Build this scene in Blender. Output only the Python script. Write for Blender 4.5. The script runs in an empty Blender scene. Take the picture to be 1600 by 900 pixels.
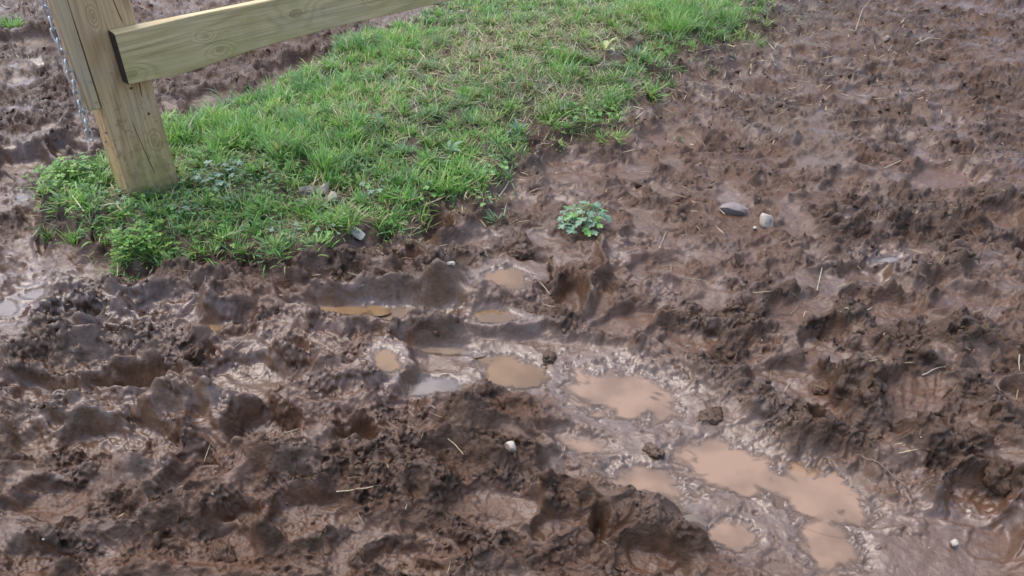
import bpy, math, random
import numpy as np
from mathutils import Vector, Matrix, noise as mnoise

random.seed(7)
rng = np.random.default_rng(11)
scene = bpy.context.scene
COL = scene.collection

# ------------------------------------------------------------------ camera, sky, sun, exposure
FPX = 1232.0                      # focal length in pixels of a 1600 px wide frame
PITCH = math.radians(35.0)        # looking down
CAM_H = 1.35
cam_data = bpy.data.cameras.new("camera")
cam_data.sensor_width = 36.0
cam_data.lens = FPX / 1600.0 * 36.0
cam_data.clip_start = 0.05
cam_data.clip_end = 1000.0
cam = bpy.data.objects.new("camera", cam_data)
cam.location = (0, 0, CAM_H)
cam.rotation_euler = (math.pi / 2 - PITCH, 0, 0)
COL.objects.link(cam)
scene.camera = cam

SUN_EL = math.radians(66)
SUN_AZ = math.radians(-50)        # bearing from +Y, clockwise positive: ahead and to the left
world = bpy.data.worlds.new("World")
scene.world = world
world.use_nodes = True
wn = world.node_tree
sky = wn.nodes.new("ShaderNodeTexSky")
sky.sky_type = 'NISHITA'
sky.sun_disc = False
sky.sun_elevation = SUN_EL
sky.sun_rotation = SUN_AZ
sky.air_density = 1.0
sky.dust_density = 3.0
sky.ozone_density = 1.0
wn.links.new(sky.outputs[0], wn.nodes["Background"].inputs[0])
wn.nodes["Background"].inputs[1].default_value = 0.15

sun_data = bpy.data.lights.new("sun", 'SUN')
sun_data.energy = 0.6
sun_data.angle = math.radians(60)
sun_data.color = (1.0, 0.95, 0.88)
sun = bpy.data.objects.new("sun", sun_data)
sd = Vector((math.sin(SUN_AZ) * math.cos(SUN_EL), math.cos(SUN_AZ) * math.cos(SUN_EL), math.sin(SUN_EL)))
sun.rotation_euler = sd.to_track_quat('Z', 'Y').to_euler()
sun.location = (0, 0, 8)
COL.objects.link(sun)

vs = scene.view_settings
vs.view_transform = 'Standard'
vs.look = 'None'
vs.exposure = 1.5
vs.gamma = 1.0
vs.use_curve_mapping = False

# ------------------------------------------------------------------ survey helpers: photo pixel <-> ground
CT, ST = math.cos(PITCH), math.sin(PITCH)


def at(px, py, z=0.0):
    dx = (px - 800) / FPX
    dv = (450 - py) / FPX
    d = Vector((dx, CT + dv * ST, -ST + dv * CT))
    t = (z - CAM_H) / d.z
    return Vector((d.x * t, d.y * t, z))


def px_of(x, y, z=0.0):
    vz = z - CAM_H
    dep = y * CT - vz * ST
    up = y * ST + vz * CT
    return 800 + FPX * x / dep, 450 - FPX * up / dep


def lift(px, py, z):
    """plan position (as a pixel of the level z=0) of something seen at px, py that lies at height z"""
    p = at(px, py, z)
    return px_of(p.x, p.y, 0)


# ------------------------------------------------------------------ noise in numpy
def _h(ix, iy, seed):
    h = (ix.astype(np.uint32) * np.uint32(374761393) + iy.astype(np.uint32) * np.uint32(668265263) + np.uint32((seed * 974711 + 12345) & 0xFFFFFFFF))
    h = (h ^ (h >> np.uint32(13))) * np.uint32(1274126177)
    h = (h ^ (h >> np.uint32(16))) * np.uint32(2246822519)
    return h ^ (h >> np.uint32(15))


def perlin(x, y, seed=0):
    x = np.asarray(x, np.float32); y = np.asarray(y, np.float32)
    ca, sa = np.float32(math.cos(0.61 + seed)), np.float32(math.sin(0.61 + seed))
    x, y = x * ca - y * sa, x * sa + y * ca
    xf = np.floor(x); yf = np.floor(y)
    ix = xf.astype(np.int32); iy = yf.astype(np.int32)
    fx = x - xf; fy = y - yf
    u = fx * fx * fx * (fx * (fx * 6 - 15) + 10); v = fy * fy * fy * (fy * (fy * 6 - 15) + 10)

    def g(dx, dy):
        a = _h(ix + dx, iy + dy, seed).astype(np.float32) * np.float32(2 * math.pi / 4294967296.0)
        return np.cos(a) * (fx - dx) + np.sin(a) * (fy - dy)
    n0 = g(0, 0); n1 = g(1, 0); n2 = g(0, 1); n3 = g(1, 1)
    a = n0 + u * (n1 - n0); b = n2 + u * (n3 - n2)
    return (a + v * (b - a)) * np.float32(1.45)


def perlin3(x, y, z, seed=0):
    xf = np.floor(x); yf = np.floor(y); zf = np.floor(z)
    ix = xf.astype(np.int32); iy = yf.astype(np.int32); iz = zf.astype(np.int32)
    fx = x - xf; fy = y - yf; fz = z - zf
    u = fx * fx * (3 - 2 * fx); v = fy * fy * (3 - 2 * fy); w_ = fz * fz * (3 - 2 * fz)
    out = 0
    for dz in (0, 1):
        for dy in (0, 1):
            for dx in (0, 1):
                h = _h(ix + dx + (iz + dz) * 7919, iy + dy + (iz + dz) * 104729, seed)
                k = np.float32(2.0 / 1023)
                g = ((h & np.uint32(1023)).astype(np.float32) * k - 1) * (fx - dx) + (((h >> np.uint32(10)) & np.uint32(1023)).astype(np.float32) * k - 1) * (fy - dy) \
                    + (((h >> np.uint32(20)) & np.uint32(1023)).astype(np.float32) * k - 1) * (fz - dz)
                out = out + g * (u if dx else 1 - u) * (v if dy else 1 - v) * (w_ if dz else 1 - w_)
    return out * np.float32(1.7)


def fbm(x, y, octv=4, seed=0, gain=0.5, lac=2.03):
    s = 0; a = 1.0; t = 0
    for i in range(octv):
        s = s + a * perlin(x, y, seed + i * 7)
        t += a
        a *= gain; x = x * lac + 3.1; y = y * lac - 1.7
    return s / t


def ridged(x, y, octv=3, seed=0):
    s = 0; a = 1.0; t = 0
    for i in range(octv):
        s = s + a * (1 - np.abs(perlin(x, y, seed + i * 5))) ** 2
        t += a; a *= 0.5; x = x * 2.1 + 1.3; y = y * 2.1 - 2.9
    return s / t


def worley(x, y, seed=0, jit=0.9):
    x = np.asarray(x, np.float32); y = np.asarray(y, np.float32)
    xf = np.floor(x).astype(np.int32); yf = np.floor(y).astype(np.int32)
    f1 = np.full(x.shape, 9.0, np.float32); f2 = np.full(x.shape, 9.0, np.float32); cid = np.zeros(x.shape, np.float32)
    ox = np.zeros(x.shape, np.float32); oy = np.zeros(x.shape, np.float32)
    for dx in (-1, 0, 1):
        for dy in (-1, 0, 1):
            h = _h(xf + dx, yf + dy, seed)
            rx = (h & np.uint32(1023)).astype(np.float32) / 1023; ry = ((h >> np.uint32(10)) & np.uint32(1023)).astype(np.float32) / 1023
            ex = xf + dx + 0.5 + jit * (rx - 0.5) - x; ey = yf + dy + 0.5 + jit * (ry - 0.5) - y
            d = ex * ex + ey * ey
            m = d < f1
            f2 = np.where(m, f1, np.minimum(f2, d))
            f1 = np.where(m, d, f1); ox = np.where(m, ex, ox); oy = np.where(m, ey, oy)
            cid = np.where(m, ((h >> np.uint32(20)) & np.uint32(1023)).astype(np.float32) / 1023, cid)
    return np.sqrt(f1), np.sqrt(f2), cid, ox, oy


def sstep(a, b, x):
    t = np.clip((x - a) / (b - a), 0, 1)
    return t * t * (3 - 2 * t)


# ------------------------------------------------------------------ mesh helpers
def mesh_arrays(name, V, F, smooth=True):
    """V (n,3), F (m,3 or 4)"""
    V = np.asarray(V, np.float32); F = np.asarray(F, np.int32)
    me = bpy.data.meshes.new(name)
    k = F.shape[1]
    me.vertices.add(len(V)); me.vertices.foreach_set("co", V.ravel())
    me.loops.add(F.size); me.loops.foreach_set("vertex_index", F.ravel())
    me.polygons.add(len(F))
    me.polygons.foreach_set("loop_start", np.arange(0, F.size, k, dtype=np.int32))
    try:
        me.polygons.foreach_set("loop_total", np.full(len(F), k, np.int32))
    except Exception:
        pass
    me.polygons.foreach_set("use_smooth", np.full(len(F), smooth, bool))
    me.update(calc_edges=True)
    return me


def add_col(me, name, rgb):
    a = me.attributes.new(name, 'FLOAT_COLOR', 'POINT')
    c = np.ones((len(rgb), 4), np.float32); c[:, :3] = rgb
    a.data.foreach_set("color", c.ravel())


def add_float(me, name, v):
    a = me.attributes.new(name, 'FLOAT', 'POINT')
    a.data.foreach_set("value", np.asarray(v, np.float32).ravel())


def obj(name, me, mat=None, parent=None, label=None, cat=None, group=None, kind=None, loc=None):
    o = bpy.data.objects.new(name, me)
    COL.objects.link(o)
    if mat is not None and me is not None and len(me.materials) == 0:
        me.materials.append(mat)
    if parent is not None:
        o.parent = parent
    if loc is not None:
        o.location = loc
    for k, v in (("label", label), ("category", cat), ("group", group), ("kind", kind)):
        if v:
            o[k] = v
    return o


# ------------------------------------------------------------------ materials
class NT:
    def __init__(s, name):
        s.m = bpy.data.materials.new(name); s.m.use_nodes = True
        s.t = s.m.node_tree; s.bsdf = s.t.nodes["Principled BSDF"]; s.out = s.t.nodes["Material Output"]

    def n(s, typ, **kw):
        nd = s.t.nodes.new("ShaderNode" + typ)
        for k, v in kw.items():
            if k.startswith("i_"):
                nd.inputs[k[2:].replace("_", " ")].default_value = v
            else:
                setattr(nd, k, v)
        return nd

    def l(s, a, b):
        s.t.links.new(a, b)

    def math(s, op, a, b=None, clamp=False):
        nd = s.t.nodes.new("ShaderNodeMath"); nd.operation = op; nd.use_clamp = clamp
        for i, v in enumerate((a, b)):
            if v is None:
                continue
            if hasattr(v, "is_linked"):
                s.l(v, nd.inputs[i])
            else:
                nd.inputs[i].default_value = v
        return nd.outputs[0]

    def mix(s, fac, a, b, blend='MIX'):
        nd = s.t.nodes.new("ShaderNodeMix"); nd.data_type = 'RGBA'; nd.blend_type = blend
        for i, v in ((0, fac), (6, a), (7, b)):
            if hasattr(v, "is_linked"):
                s.l(v, nd.inputs[i])
            else:
                nd.inputs[i].default_value = v if i == 0 else (*v, 1.0)
        return nd.outputs[2]

    def ramp(s, fac, stops):
        nd = s.t.nodes.new("ShaderNodeValToRGB")
        e = nd.color_ramp.elements
        while len(e) < len(stops):
            e.new(0.5)
        for el, (p, c) in zip(e, stops):
            el.position = p; el.color = (*c, 1.0) if len(c) == 3 else c
        s.l(fac, nd.inputs[0])
        return nd.outputs[0]

    def mrange(s, v, a, b, c=0.0, d=1.0, smooth=True):
        nd = s.t.nodes.new("ShaderNodeMapRange")
        if smooth:
            nd.interpolation_type = 'SMOOTHSTEP'
        s.l(v, nd.inputs[0])
        for i, q in enumerate((a, b, c, d)):
            nd.inputs[i + 1].default_value = q
        return nd.outputs[0]

    def noise(s, vec, scale, detail=3.0, rough=0.55, dist=0.0):
        nd = s.t.nodes.new("ShaderNodeTexNoise")
        nd.inputs["Scale"].default_value = scale; nd.inputs["Detail"].default_value = detail
        nd.inputs["Roughness"].default_value = rough; nd.inputs["Distortion"].default_value = dist
        if vec is not None:
            s.l(vec, nd.inputs["Vector"])
        return nd.outputs[0]

    def coord(s, which="Object", scale=(1, 1, 1)):
        tc = s.t.nodes.new("ShaderNodeTexCoord")
        mp = s.t.nodes.new("ShaderNodeMapping"); mp.inputs["Scale"].default_value = scale
        s.l(tc.outputs[which], mp.inputs[0])
        return mp.outputs[0]

    def attr(s, name):
        nd = s.t.nodes.new("ShaderNodeAttribute"); nd.attribute_name = name
        return nd

    def bump(s, height, strength=0.5, dist=0.005, normal=None):
        nd = s.t.nodes.new("ShaderNodeBump"); nd.inputs["Strength"].default_value = strength; nd.inputs["Distance"].default_value = dist
        s.l(height, nd.inputs["Height"])
        if normal is not None:
            s.l(normal, nd.inputs["Normal"])
        return nd.outputs[0]

    def set(s, name, v):
        if hasattr(v, "is_linked"):
            s.l(v, s.bsdf.inputs[name])
        else:
            s.bsdf.inputs[name].default_value = (*v, 1.0) if isinstance(v, tuple) and len(v) == 3 else v


def mud_material():
    t = NT("wet_mud")
    v = t.coord("Object")
    n1 = t.noise(v, 95, 5, 0.62)
    n2 = t.noise(v, 420, 4, 0.6)
    n3 = t.noise(v, 28, 4, 0.6)
    col = t.attr("col").outputs["Color"]
    vary = t.mrange(n1, 0.3, 0.72, 0.72, 1.25, False)
    c = t.mix(1.0, col, t.ramp(n1, [(0.28, (0.72, 0.70, 0.68)), (0.5, (1.0, 1.0, 1.0)), (0.75, (1.25, 1.23, 1.2))]), 'MULTIPLY')
    c = t.mix(t.mrange(n2, 0.64, 0.76, 0.0, 0.22), c, (0.26, 0.19, 0.14))
    t.set("Base Color", c)
    wet = t.attr("wet").outputs["Fac"]
    r = t.mrange(wet, 0.0, 1.0, 0.48, 0.26, False)
    r = t.math('ADD', r, t.math('MULTIPLY', t.math('SUBTRACT', n3, 0.5), 0.35))
    t.set("Roughness", t.math('MAXIMUM', r, 0.10))
    t.set("Specular IOR Level", t.mrange(wet, 0.0, 1.0, 0.18, 0.55, False))
    t.set("Coat Weight", t.mrange(wet, 0.3, 0.95, 0.0, 0.55)); t.set("Coat Roughness", 0.26); t.set("Coat IOR", 1.33)
    b1 = t.bump(n1, 0.85, 0.007)
    t.l(t.mrange(wet, 0.3, 1.0, 0.8, 0.16, False), b1.node.inputs["Strength"])
    b2 = t.bump(n2, 0.7, 0.003, b1)
    t.l(t.mrange(wet, 0.3, 1.0, 0.6, 0.10, False), b2.node.inputs["Strength"])
    t.set("Normal", b2); t.set("Coat Normal", b1)
    return t.m


def clod_material():
    return MUD


def water_material(name, tan):
    t = NT(name)
    t.t.nodes.remove(t.bsdf)
    v = t.coord("Object")
    n = t.noise(v, 9, 3, 0.5)
    n2 = t.noise(v, 60, 3, 0.5)
    dif = t.n("BsdfDiffuse")
    k = tuple(x * 0.66 for x in tan)
    t.l(t.mix(t.mrange(n, 0.35, 0.65), tan, k), dif.inputs["Color"])
    tr = t.n("BsdfTransparent")
    dep = t.attr("depth").outputs["Fac"]
    a = t.mrange(dep, 0.0, 0.011, 0.12, 0.97)
    m1 = t.n("MixShader"); t.l(a, m1.inputs[0]); t.l(tr.outputs[0], m1.inputs[1]); t.l(dif.outputs[0], m1.inputs[2])
    gl = t.n("BsdfGlossy"); gl.inputs["Roughness"].default_value = 0.03
    bp = t.bump(n2, 0.025, 0.002)
    t.l(bp, gl.inputs["Normal"])
    fr = t.n("Fresnel"); fr.inputs["IOR"].default_value = 1.5; t.l(bp, fr.inputs["Normal"])
    m2 = t.n("MixShader"); t.l(fr.outputs[0], m2.inputs[0]); t.l(m1.outputs[0], m2.inputs[1]); t.l(gl.outputs[0], m2.inputs[2])
    t.l(m2.outputs[0], t.out.inputs[0])
    return t.m


def leaf_material(name, rough=0.45, trans=0.35):
    t = NT(name)
    v = t.coord("Object")
    n = t.noise(v, 130, 3, 0.55)
    col = t.attr("col").outputs["Color"]
    c = t.mix(1.0, col, t.ramp(n, [(0.3, (0.8, 0.8, 0.8)), (0.7, (1.18, 1.18, 1.12))]), 'MULTIPLY')
    t.set("Base Color", c); t.set("Roughness", rough); t.set("Specular IOR Level", 0.45)
    tl = t.n("BsdfTranslucent"); t.l(c, tl.inputs[0])
    m = t.n("MixShader"); m.inputs[0].default_value = trans
    t.l(t.bsdf.outputs[0], m.inputs[1]); t.l(tl.outputs[0], m.inputs[2]); t.l(m.outputs[0], t.out.inputs[0])
    return t.m


def plain_leaf_material(name, rgb, rough=0.4, trans=0.25):
    t = NT(name)
    v = t.coord("Object")
    n = t.noise(v, 70, 3, 0.55)
    c = t.ramp(n, [(0.3, tuple(x * 0.7 for x in rgb)), (0.7, tuple(x * 1.25 for x in rgb))])
    t.set("Base Color", c); t.set("Roughness", rough); t.set("Specular IOR Level", 0.5)
    tl = t.n("BsdfTranslucent"); t.l(c, tl.inputs[0])
    m = t.n("MixShader"); m.inputs[0].default_value = trans
    t.l(t.bsdf.outputs[0], m.inputs[1]); t.l(tl.outputs[0], m.inputs[2]); t.l(m.outputs[0], t.out.inputs[0])
    return t.m


def stone_material(name, rgb, dirt=(0.10, 0.066, 0.048), amt=0.35):
    t = NT(name)
    v = t.coord("Object")
    n = t.noise(v, 60, 5, 0.6); n2 = t.noise(v, 22, 4, 0.6)
    c = t.ramp(n, [(0.3, tuple(x * 0.75 for x in rgb)), (0.7, tuple(min(1, x * 1.15) for x in rgb))])
    c = t.mix(t.mrange(n2, 0.5, 0.68, 0.0, amt), c, dirt)
    t.set("Base Color", c); t.set("Roughness", 0.6)
    t.set("Normal", t.bump(n, 0.5, 0.003))
    return t.m


def straw_material(name, rgb):
    t = NT(name)
    v = t.coord("Object")
    n = t.noise(v, 90, 3, 0.6)
    t.set("Base Color", t.ramp(n, [(0.3, tuple(x * 0.6 for x in rgb)), (0.7, rgb)])); t.set("Roughness", 0.55)
    return t.m


MUD = mud_material()

# ------------------------------------------------------------------ ground grid (rows and columns fan out with distance)
GROW = 1.12
core = np.linspace(-0.565, 0.565, 920)
step = core[1] - core[0]
side = step * np.cumsum(GROW ** np.arange(1, 52))
side = np.concatenate([side, [side[-1] * 2.2, side[-1] * 6]])
us = np.concatenate([-(0.565 + side[::-1]), core, 0.565 + side])
py_core = np.linspace(985, -45, 795)


def y_of_py(py):
    dv = (450 - py) / FPX
    return CAM_H / (ST - dv * CT) * (CT + dv * ST)


ys_core = y_of_py(py_core)
near_gap = (ys_core[1] - ys_core[0]) * np.cumsum(1.16 ** np.arange(1, 48))
far_gap = (ys_core[-1] - ys_core[-2]) * np.cumsum(1.12 ** np.arange(1, 70))
ys = np.concatenate([ys_core[0] - near_gap[::-1], ys_core, ys_core[-1] + far_gap])
dep = ys * CT + CAM_H * ST
dep_w = np.where(dep < 1.2, 1.2 + (1.2 - dep) * 0.25, dep)
NR, NC = len(ys), len(us)
pxc = 800 + us * 1600
pyr = 450 - FPX * (ys * ST - CAM_H * CT) / np.maximum(dep, 0.35)
pyr = np.where(dep < 0.6, 1500 + (0.6 - dep) * 900, pyr)
X = (us[None, :] * 1600 / FPX * dep_w[:, None]).astype(np.float32)
Y = np.repeat(ys[:, None], NC, 1).astype(np.float32)
PX = np.repeat(pxc[None, :], NR, 0).astype(np.float32)
PY = np.repeat(pyr[:, None], NC, 1).astype(np.float32)
mpp = (dep_w / FPX).astype(np.float32)             # metres per photo pixel across, per row
r_lo, r_hi = len(near_gap), len(near_gap) + len(py_core)
c_lo, c_hi = len(side), len(side) + len(core)


def win(x0, x1, y0, y1):
    """index window of the grid for a pixel rectangle"""
    c0, c1 = np.searchsorted(pxc, (x0, x1))
    rr = np.where((pyr >= y0) & (pyr <= y1))[0]
    if len(rr) == 0 or c1 - c0 < 2:
        return None
    return slice(rr[0], rr[-1] + 1), slice(c0, c1)


def blob(x, y, rx, ry, ang=0):
    dx = PX - x; dy = PY - y
    if ang:
        a = math.radians(ang); dx, dy = dx * math.cos(a) + dy * math.sin(a), -dx * math.sin(a) + dy * math.cos(a)
    return np.exp(-((dx / rx) ** 2 + (dy / ry) ** 2))


# ---- coarse relief
H = 0.022 * fbm(X / 0.75, Y / 0.75, 3, 3) + 0.024 * fbm(X / 0.34, Y / 0.22, 3, 21)
ROUGH = 0.75 + 0.75 * fbm(X / 0.42, Y / 0.36, 3, 40)
SMEAR = np.zeros_like(H)

# zones: flat silty wash with the puddles, trodden smooth ground top right, broken clods
flat = np.clip(blob(1000, 600, 190, 62, 18) + blob(1120, 740, 250, 85, 22) + blob(1290, 840, 130, 70) + blob(760, 560, 150, 40) + blob(1500, 850, 120, 70), 0, 1)
flat = sstep(0.25, 0.75, flat + 0.18 * fbm(PX / 60, PY / 40, 3, 55))
dry_smooth = sstep(0.3, 0.8, blob(1290, 235, 95, 95) + 0.8 * blob(1150, 330, 160, 70) + 0.6 * blob(1080, 230, 100, 50) + 0.7 * blob(1480, 90, 160, 60))
clodzone = np.clip(blob(1200, 540, 150, 60) + blob(1400, 560, 200, 120) + blob(1500, 700, 120, 80) + blob(1400, 350, 140, 40) + 0.6 * blob(700, 720, 170, 100)
                   + 0.55 * blob(560, 800, 220, 90) + blob(240, 520, 220, 40) + blob(600, 420, 190, 30) + 0.4 * blob(170, 800, 200, 90) + blob(880, 860, 160, 60), 0, 1)
ROUGH = ROUGH * (1 - 0.80 * flat) * (1 - 0.10 * dry_smooth) + 0.45 * clodzone + 0.22 * blob(1400, 120, 420, 220) + 0.55 * blob(50, 170, 160, 200) + 0.5 * blob(400, 80, 320, 90) * (1 - flat)


def ridge(pts, width, height, rough=0.5, seed=1):
    """raised (or sunk) welt along a polyline of photo pixels; width in metres"""
    P = np.array(pts, float)
    x0, x1, y0, y1 = P[:, 0].min() - 140, P[:, 0].max() + 140, P[:, 1].min() - 110, P[:, 1].max() + 110
    w = win(x0, x1, y0, y1)
    if w is None:
        return
    wx, wy = X[w], Y[w]
    wx = wx + 0.05 * perlin(X[w] / 0.11, Y[w] / 0.11, seed + 90); wy = wy + 0.05 * perlin(X[w] / 0.11, Y[w] / 0.11, seed + 91)
    Q = [at(a, b, 0) for a, b in pts]
    d2 = np.full(wx.shape, 99.0, np.float32)
    for a, b in zip(Q[:-1], Q[1:]):
        vx, vy = b.x - a.x, b.y - a.y
        L = vx * vx + vy * vy + 1e-9
        t = np.clip(((wx - a.x) * vx + (wy - a.y) * vy) / L, 0, 1)
        d2 = np.minimum(d2, (wx - a.x - t * vx) ** 2 + (wy - a.y - t * vy) ** 2)
    g = np.exp(-d2 / (width * width))
    am = 0.95 + 0.4 * perlin(X[w] / 0.22, Y[w] / 0.22, seed + 92)
    H[w] += 1.25 * height * g * am
    ROUGH[w] += rough * g


def stamp(cx, cy, rx, ry, ang=0.0, depth=0.04, rim=0.02, push=90.0, tilt=0.0, smooth=0.75, groove=0.0, seed=None, wob=0.22):
    """a hoof or boot pressed into the mud: floor, steep wall, thrown-up rim heaviest on the side `push` (deg in picture plan)"""
    seed = seed if seed is not None else int(cx * 13 + cy * 7) % 9973
    R = max(rx, ry) * 2.1
    w = win(cx - R, cx + R, cy - R, cy + R)
    if w is None:
        return
    dx = PX[w] - cx; dy = PY[w] - cy
    a = math.radians(ang)
    u = (dx * math.cos(a) + dy * math.sin(a)) / rx; v = (-dx * math.sin(a) + dy * math.cos(a)) / ry
    nz = perlin(u * 1.3 + seed, v * 1.3 - seed * 0.37, seed) + 0.5 * perlin(u * 3.1 + seed, v * 3.1, seed + 3)
    r = np.sqrt(u * u + v * v) * (1 + wob * nz)
    m = 1 - sstep(0.78, 1.03, r)
    base = float(np.mean(H[w][r < 1.1])) if np.any(r < 1.1) else 0.0
    floor = base - depth * (1 - 0.25 * r * r) + tilt * v * depth
    th = np.arctan2(v, u)
    dirw = 0.45 + 0.55 * np.cos(th - math.radians(push))
    rimp = np.exp(-((r - 1.16) / 0.17) ** 2) * (0.25 + 0.75 * dirw) * (0.8 + 0.7 * nz)
    H[w] = H[w] * (1 - m) + floor * m + rim * np.clip(rimp, 0, 1.6)
    ROUGH[w] = ROUGH[w] * (1 - smooth * m) + 0.45 * np.clip(rimp, 0, 1.2)
    if groove:
        SMEAR[w] += 0.6 * groove * m * np.sin(u * 17 * rx / 50 + v * 6 + 2.6 * nz) * (0.6 + 0.8 * nz)


# random trampling all over, in world sizes
for i in range(330):
    y = float(rng.uniform(0.7, 6.0)); dd = y * CT + CAM_H * ST
    cx = float(rng.uniform(-120, 1720)); cy = 450 - FPX * (y * ST - CAM_H * CT) / dd
    r = float(rng.uniform(0.035, 0.085))
    rx = r * FPX / dd
    ry = r * FPX * CAM_H / dd ** 2 * 1.05
    if cx < 900 and 400 < cy < 960 and rng.random() < 0.65:
        continue
    soft = 0.85 if (1000 < cx < 1500 and cy < 330) else 1.0
    stamp(cx, cy, rx, max(ry * float(rng.uniform(0.7, 1.1)), 4), float(rng.uniform(-25, 25)), depth=soft * float(rng.uniform(0.012, 0.042)),
          rim=soft * float(rng.uniform(0.006, 0.024)), push=float(rng.uniform(0, 360)), tilt=float(rng.uniform(-0.5, 0.5)),
          smooth=float(rng.uniform(0.2, 0.8)), groove=float(rng.choice([0, 0, 0, 0, 0, 0.0015])), seed=i + 100)

# ruts and welts read off the photograph
for k, (pts, wd, ht, rg) in enumerate([
    ([(330, 488), (420, 468), (520, 470), (620, 458), (705, 448)], 0.045, 0.050, 0.3),
    ([(80, 495), (180, 470), (300, 452), (420, 432), (560, 420), (690, 428)], 0.05, 0.045, 0.6),
    ([(400, 500), (500, 500), (600, 505), (700, 520), (790, 516), (850, 508)], 0.035, 0.036, 0.3),
    ([(680, 470), (730, 468), (780, 476)], 0.05, 0.045, 0.0),
    ([(60, 548), (150, 540), (250, 545), (300, 560)], 0.06, 0.050, 0.9),
    ([(938, 400), (940, 430), (918, 462), (905, 488)], 0.022, 0.045, 0.3),
    ([(1010, 555), (1110, 590), (1180, 650), (1280, 690), (1390, 715)], 0.05, 0.034, 0.7),
    ([(1120, 690), (1200, 695), (1260, 715)], 0.018, 0.020, 0.2),
    ([(690, 640), (755, 680), (820, 705)], 0.045, 0.050, 0.4),
    ([(500, 655), (560, 620), (610, 590)], 0.055, 0.050, 0.2),
    ([(440, 560), (500, 575), (540, 590)], 0.035, 0.045, 0.4),
    ([(620, 640), (700, 620), (760, 610)], 0.03, 0.022, 0.3),
    ([(1150, 520), (1240, 555), (1330, 605), (1375, 650)], 0.04, 0.030, 0.7),
    ([(1330, 620), (1400, 600), (1470, 560), (1530, 520)], 0.05, 0.030, 0.6),
    ([(1440, 690), (1490, 700), (1530, 745), (1500, 780)], 0.04, 0.045, 0.8),
    ([(1540, 640), (1600, 700), (1600, 760)], 0.05, 0.045, 0.5),
    ([(1290, 360), (1370, 350), (1450, 360), (1530, 350)], 0.05, 0.035, 0.6),
    ([(1500, 400), (1470, 430), (1410, 440)], 0.04, 0.030, 0.5),
    ([(0, 650), (80, 640), (130, 655)], 0.05, 0.040, 0.3),
    ([(280, 640), (300, 700), (240, 745)], 0.03, 0.030, 0.4),
    ([(850, 780), (940, 775), (1060, 850)], 0.05, 0.035, 0.5),
    ([(430, 740), (560, 720), (660, 740)], 0.06, 0.040, 0.7),
    ([(700, 370), (740, 350), (760, 340)], 0.03, 0.035, 0.3),
    ([(0, 210), (60, 190), (120, 195)], 0.08, 0.040, 0.2),
    ([(0, 120), (60, 110), (110, 130)], 0.09, 0.035, 0.2),
    ([(130, 612), (200, 628), (275, 616)], 0.030, 0.030, -0.2),
    ([(0, 695), (100, 664), (230, 650), (320, 640)], 0.045, 0.045, -0.1),
    ([(190, 748), (280, 742), (325, 695), (345, 640)], 0.028, 0.034, -0.1),
    ([(330, 662), (430, 640), (520, 605)], 0.035, 0.036, -0.1),
    ([(380, 722), (450, 734), (540, 694), (600, 645)], 0.035, 0.036, 0.1),
    ([(0, 775), (120, 752), (250, 772), (380, 762)], 0.045, 0.040, 0.0),
    ([(640, 702), (720, 690), (790, 722)], 0.035, 0.034, 0.2),
    ([(0, 850), (140, 838), (300, 812), (420, 820)], 0.04, 0.034, 0.1),
    ([(70, 455), (200, 440), (330, 425)], 0.04, 0.030, -0.1),
    ([(560, 545), (640, 548), (740, 556)], 0.028, 0.022, -0.1),
    ([(380, 540), (300, 530), (330, 495), (420, 490)], 0.03, 0.024, -0.2),
    ([(480, 478), (580, 484), (700, 486)], 0.05, -0.028, -0.4),
    ([(300, 505), (340, 515), (380, 512)], 0.04, -0.022, -0.3),
    ([(20, 360), (40, 420), (30, 470)], 0.07, -0.030, -0.4)]):
    ridge(pts, wd, ht, rg, seed=k + 5)

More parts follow.
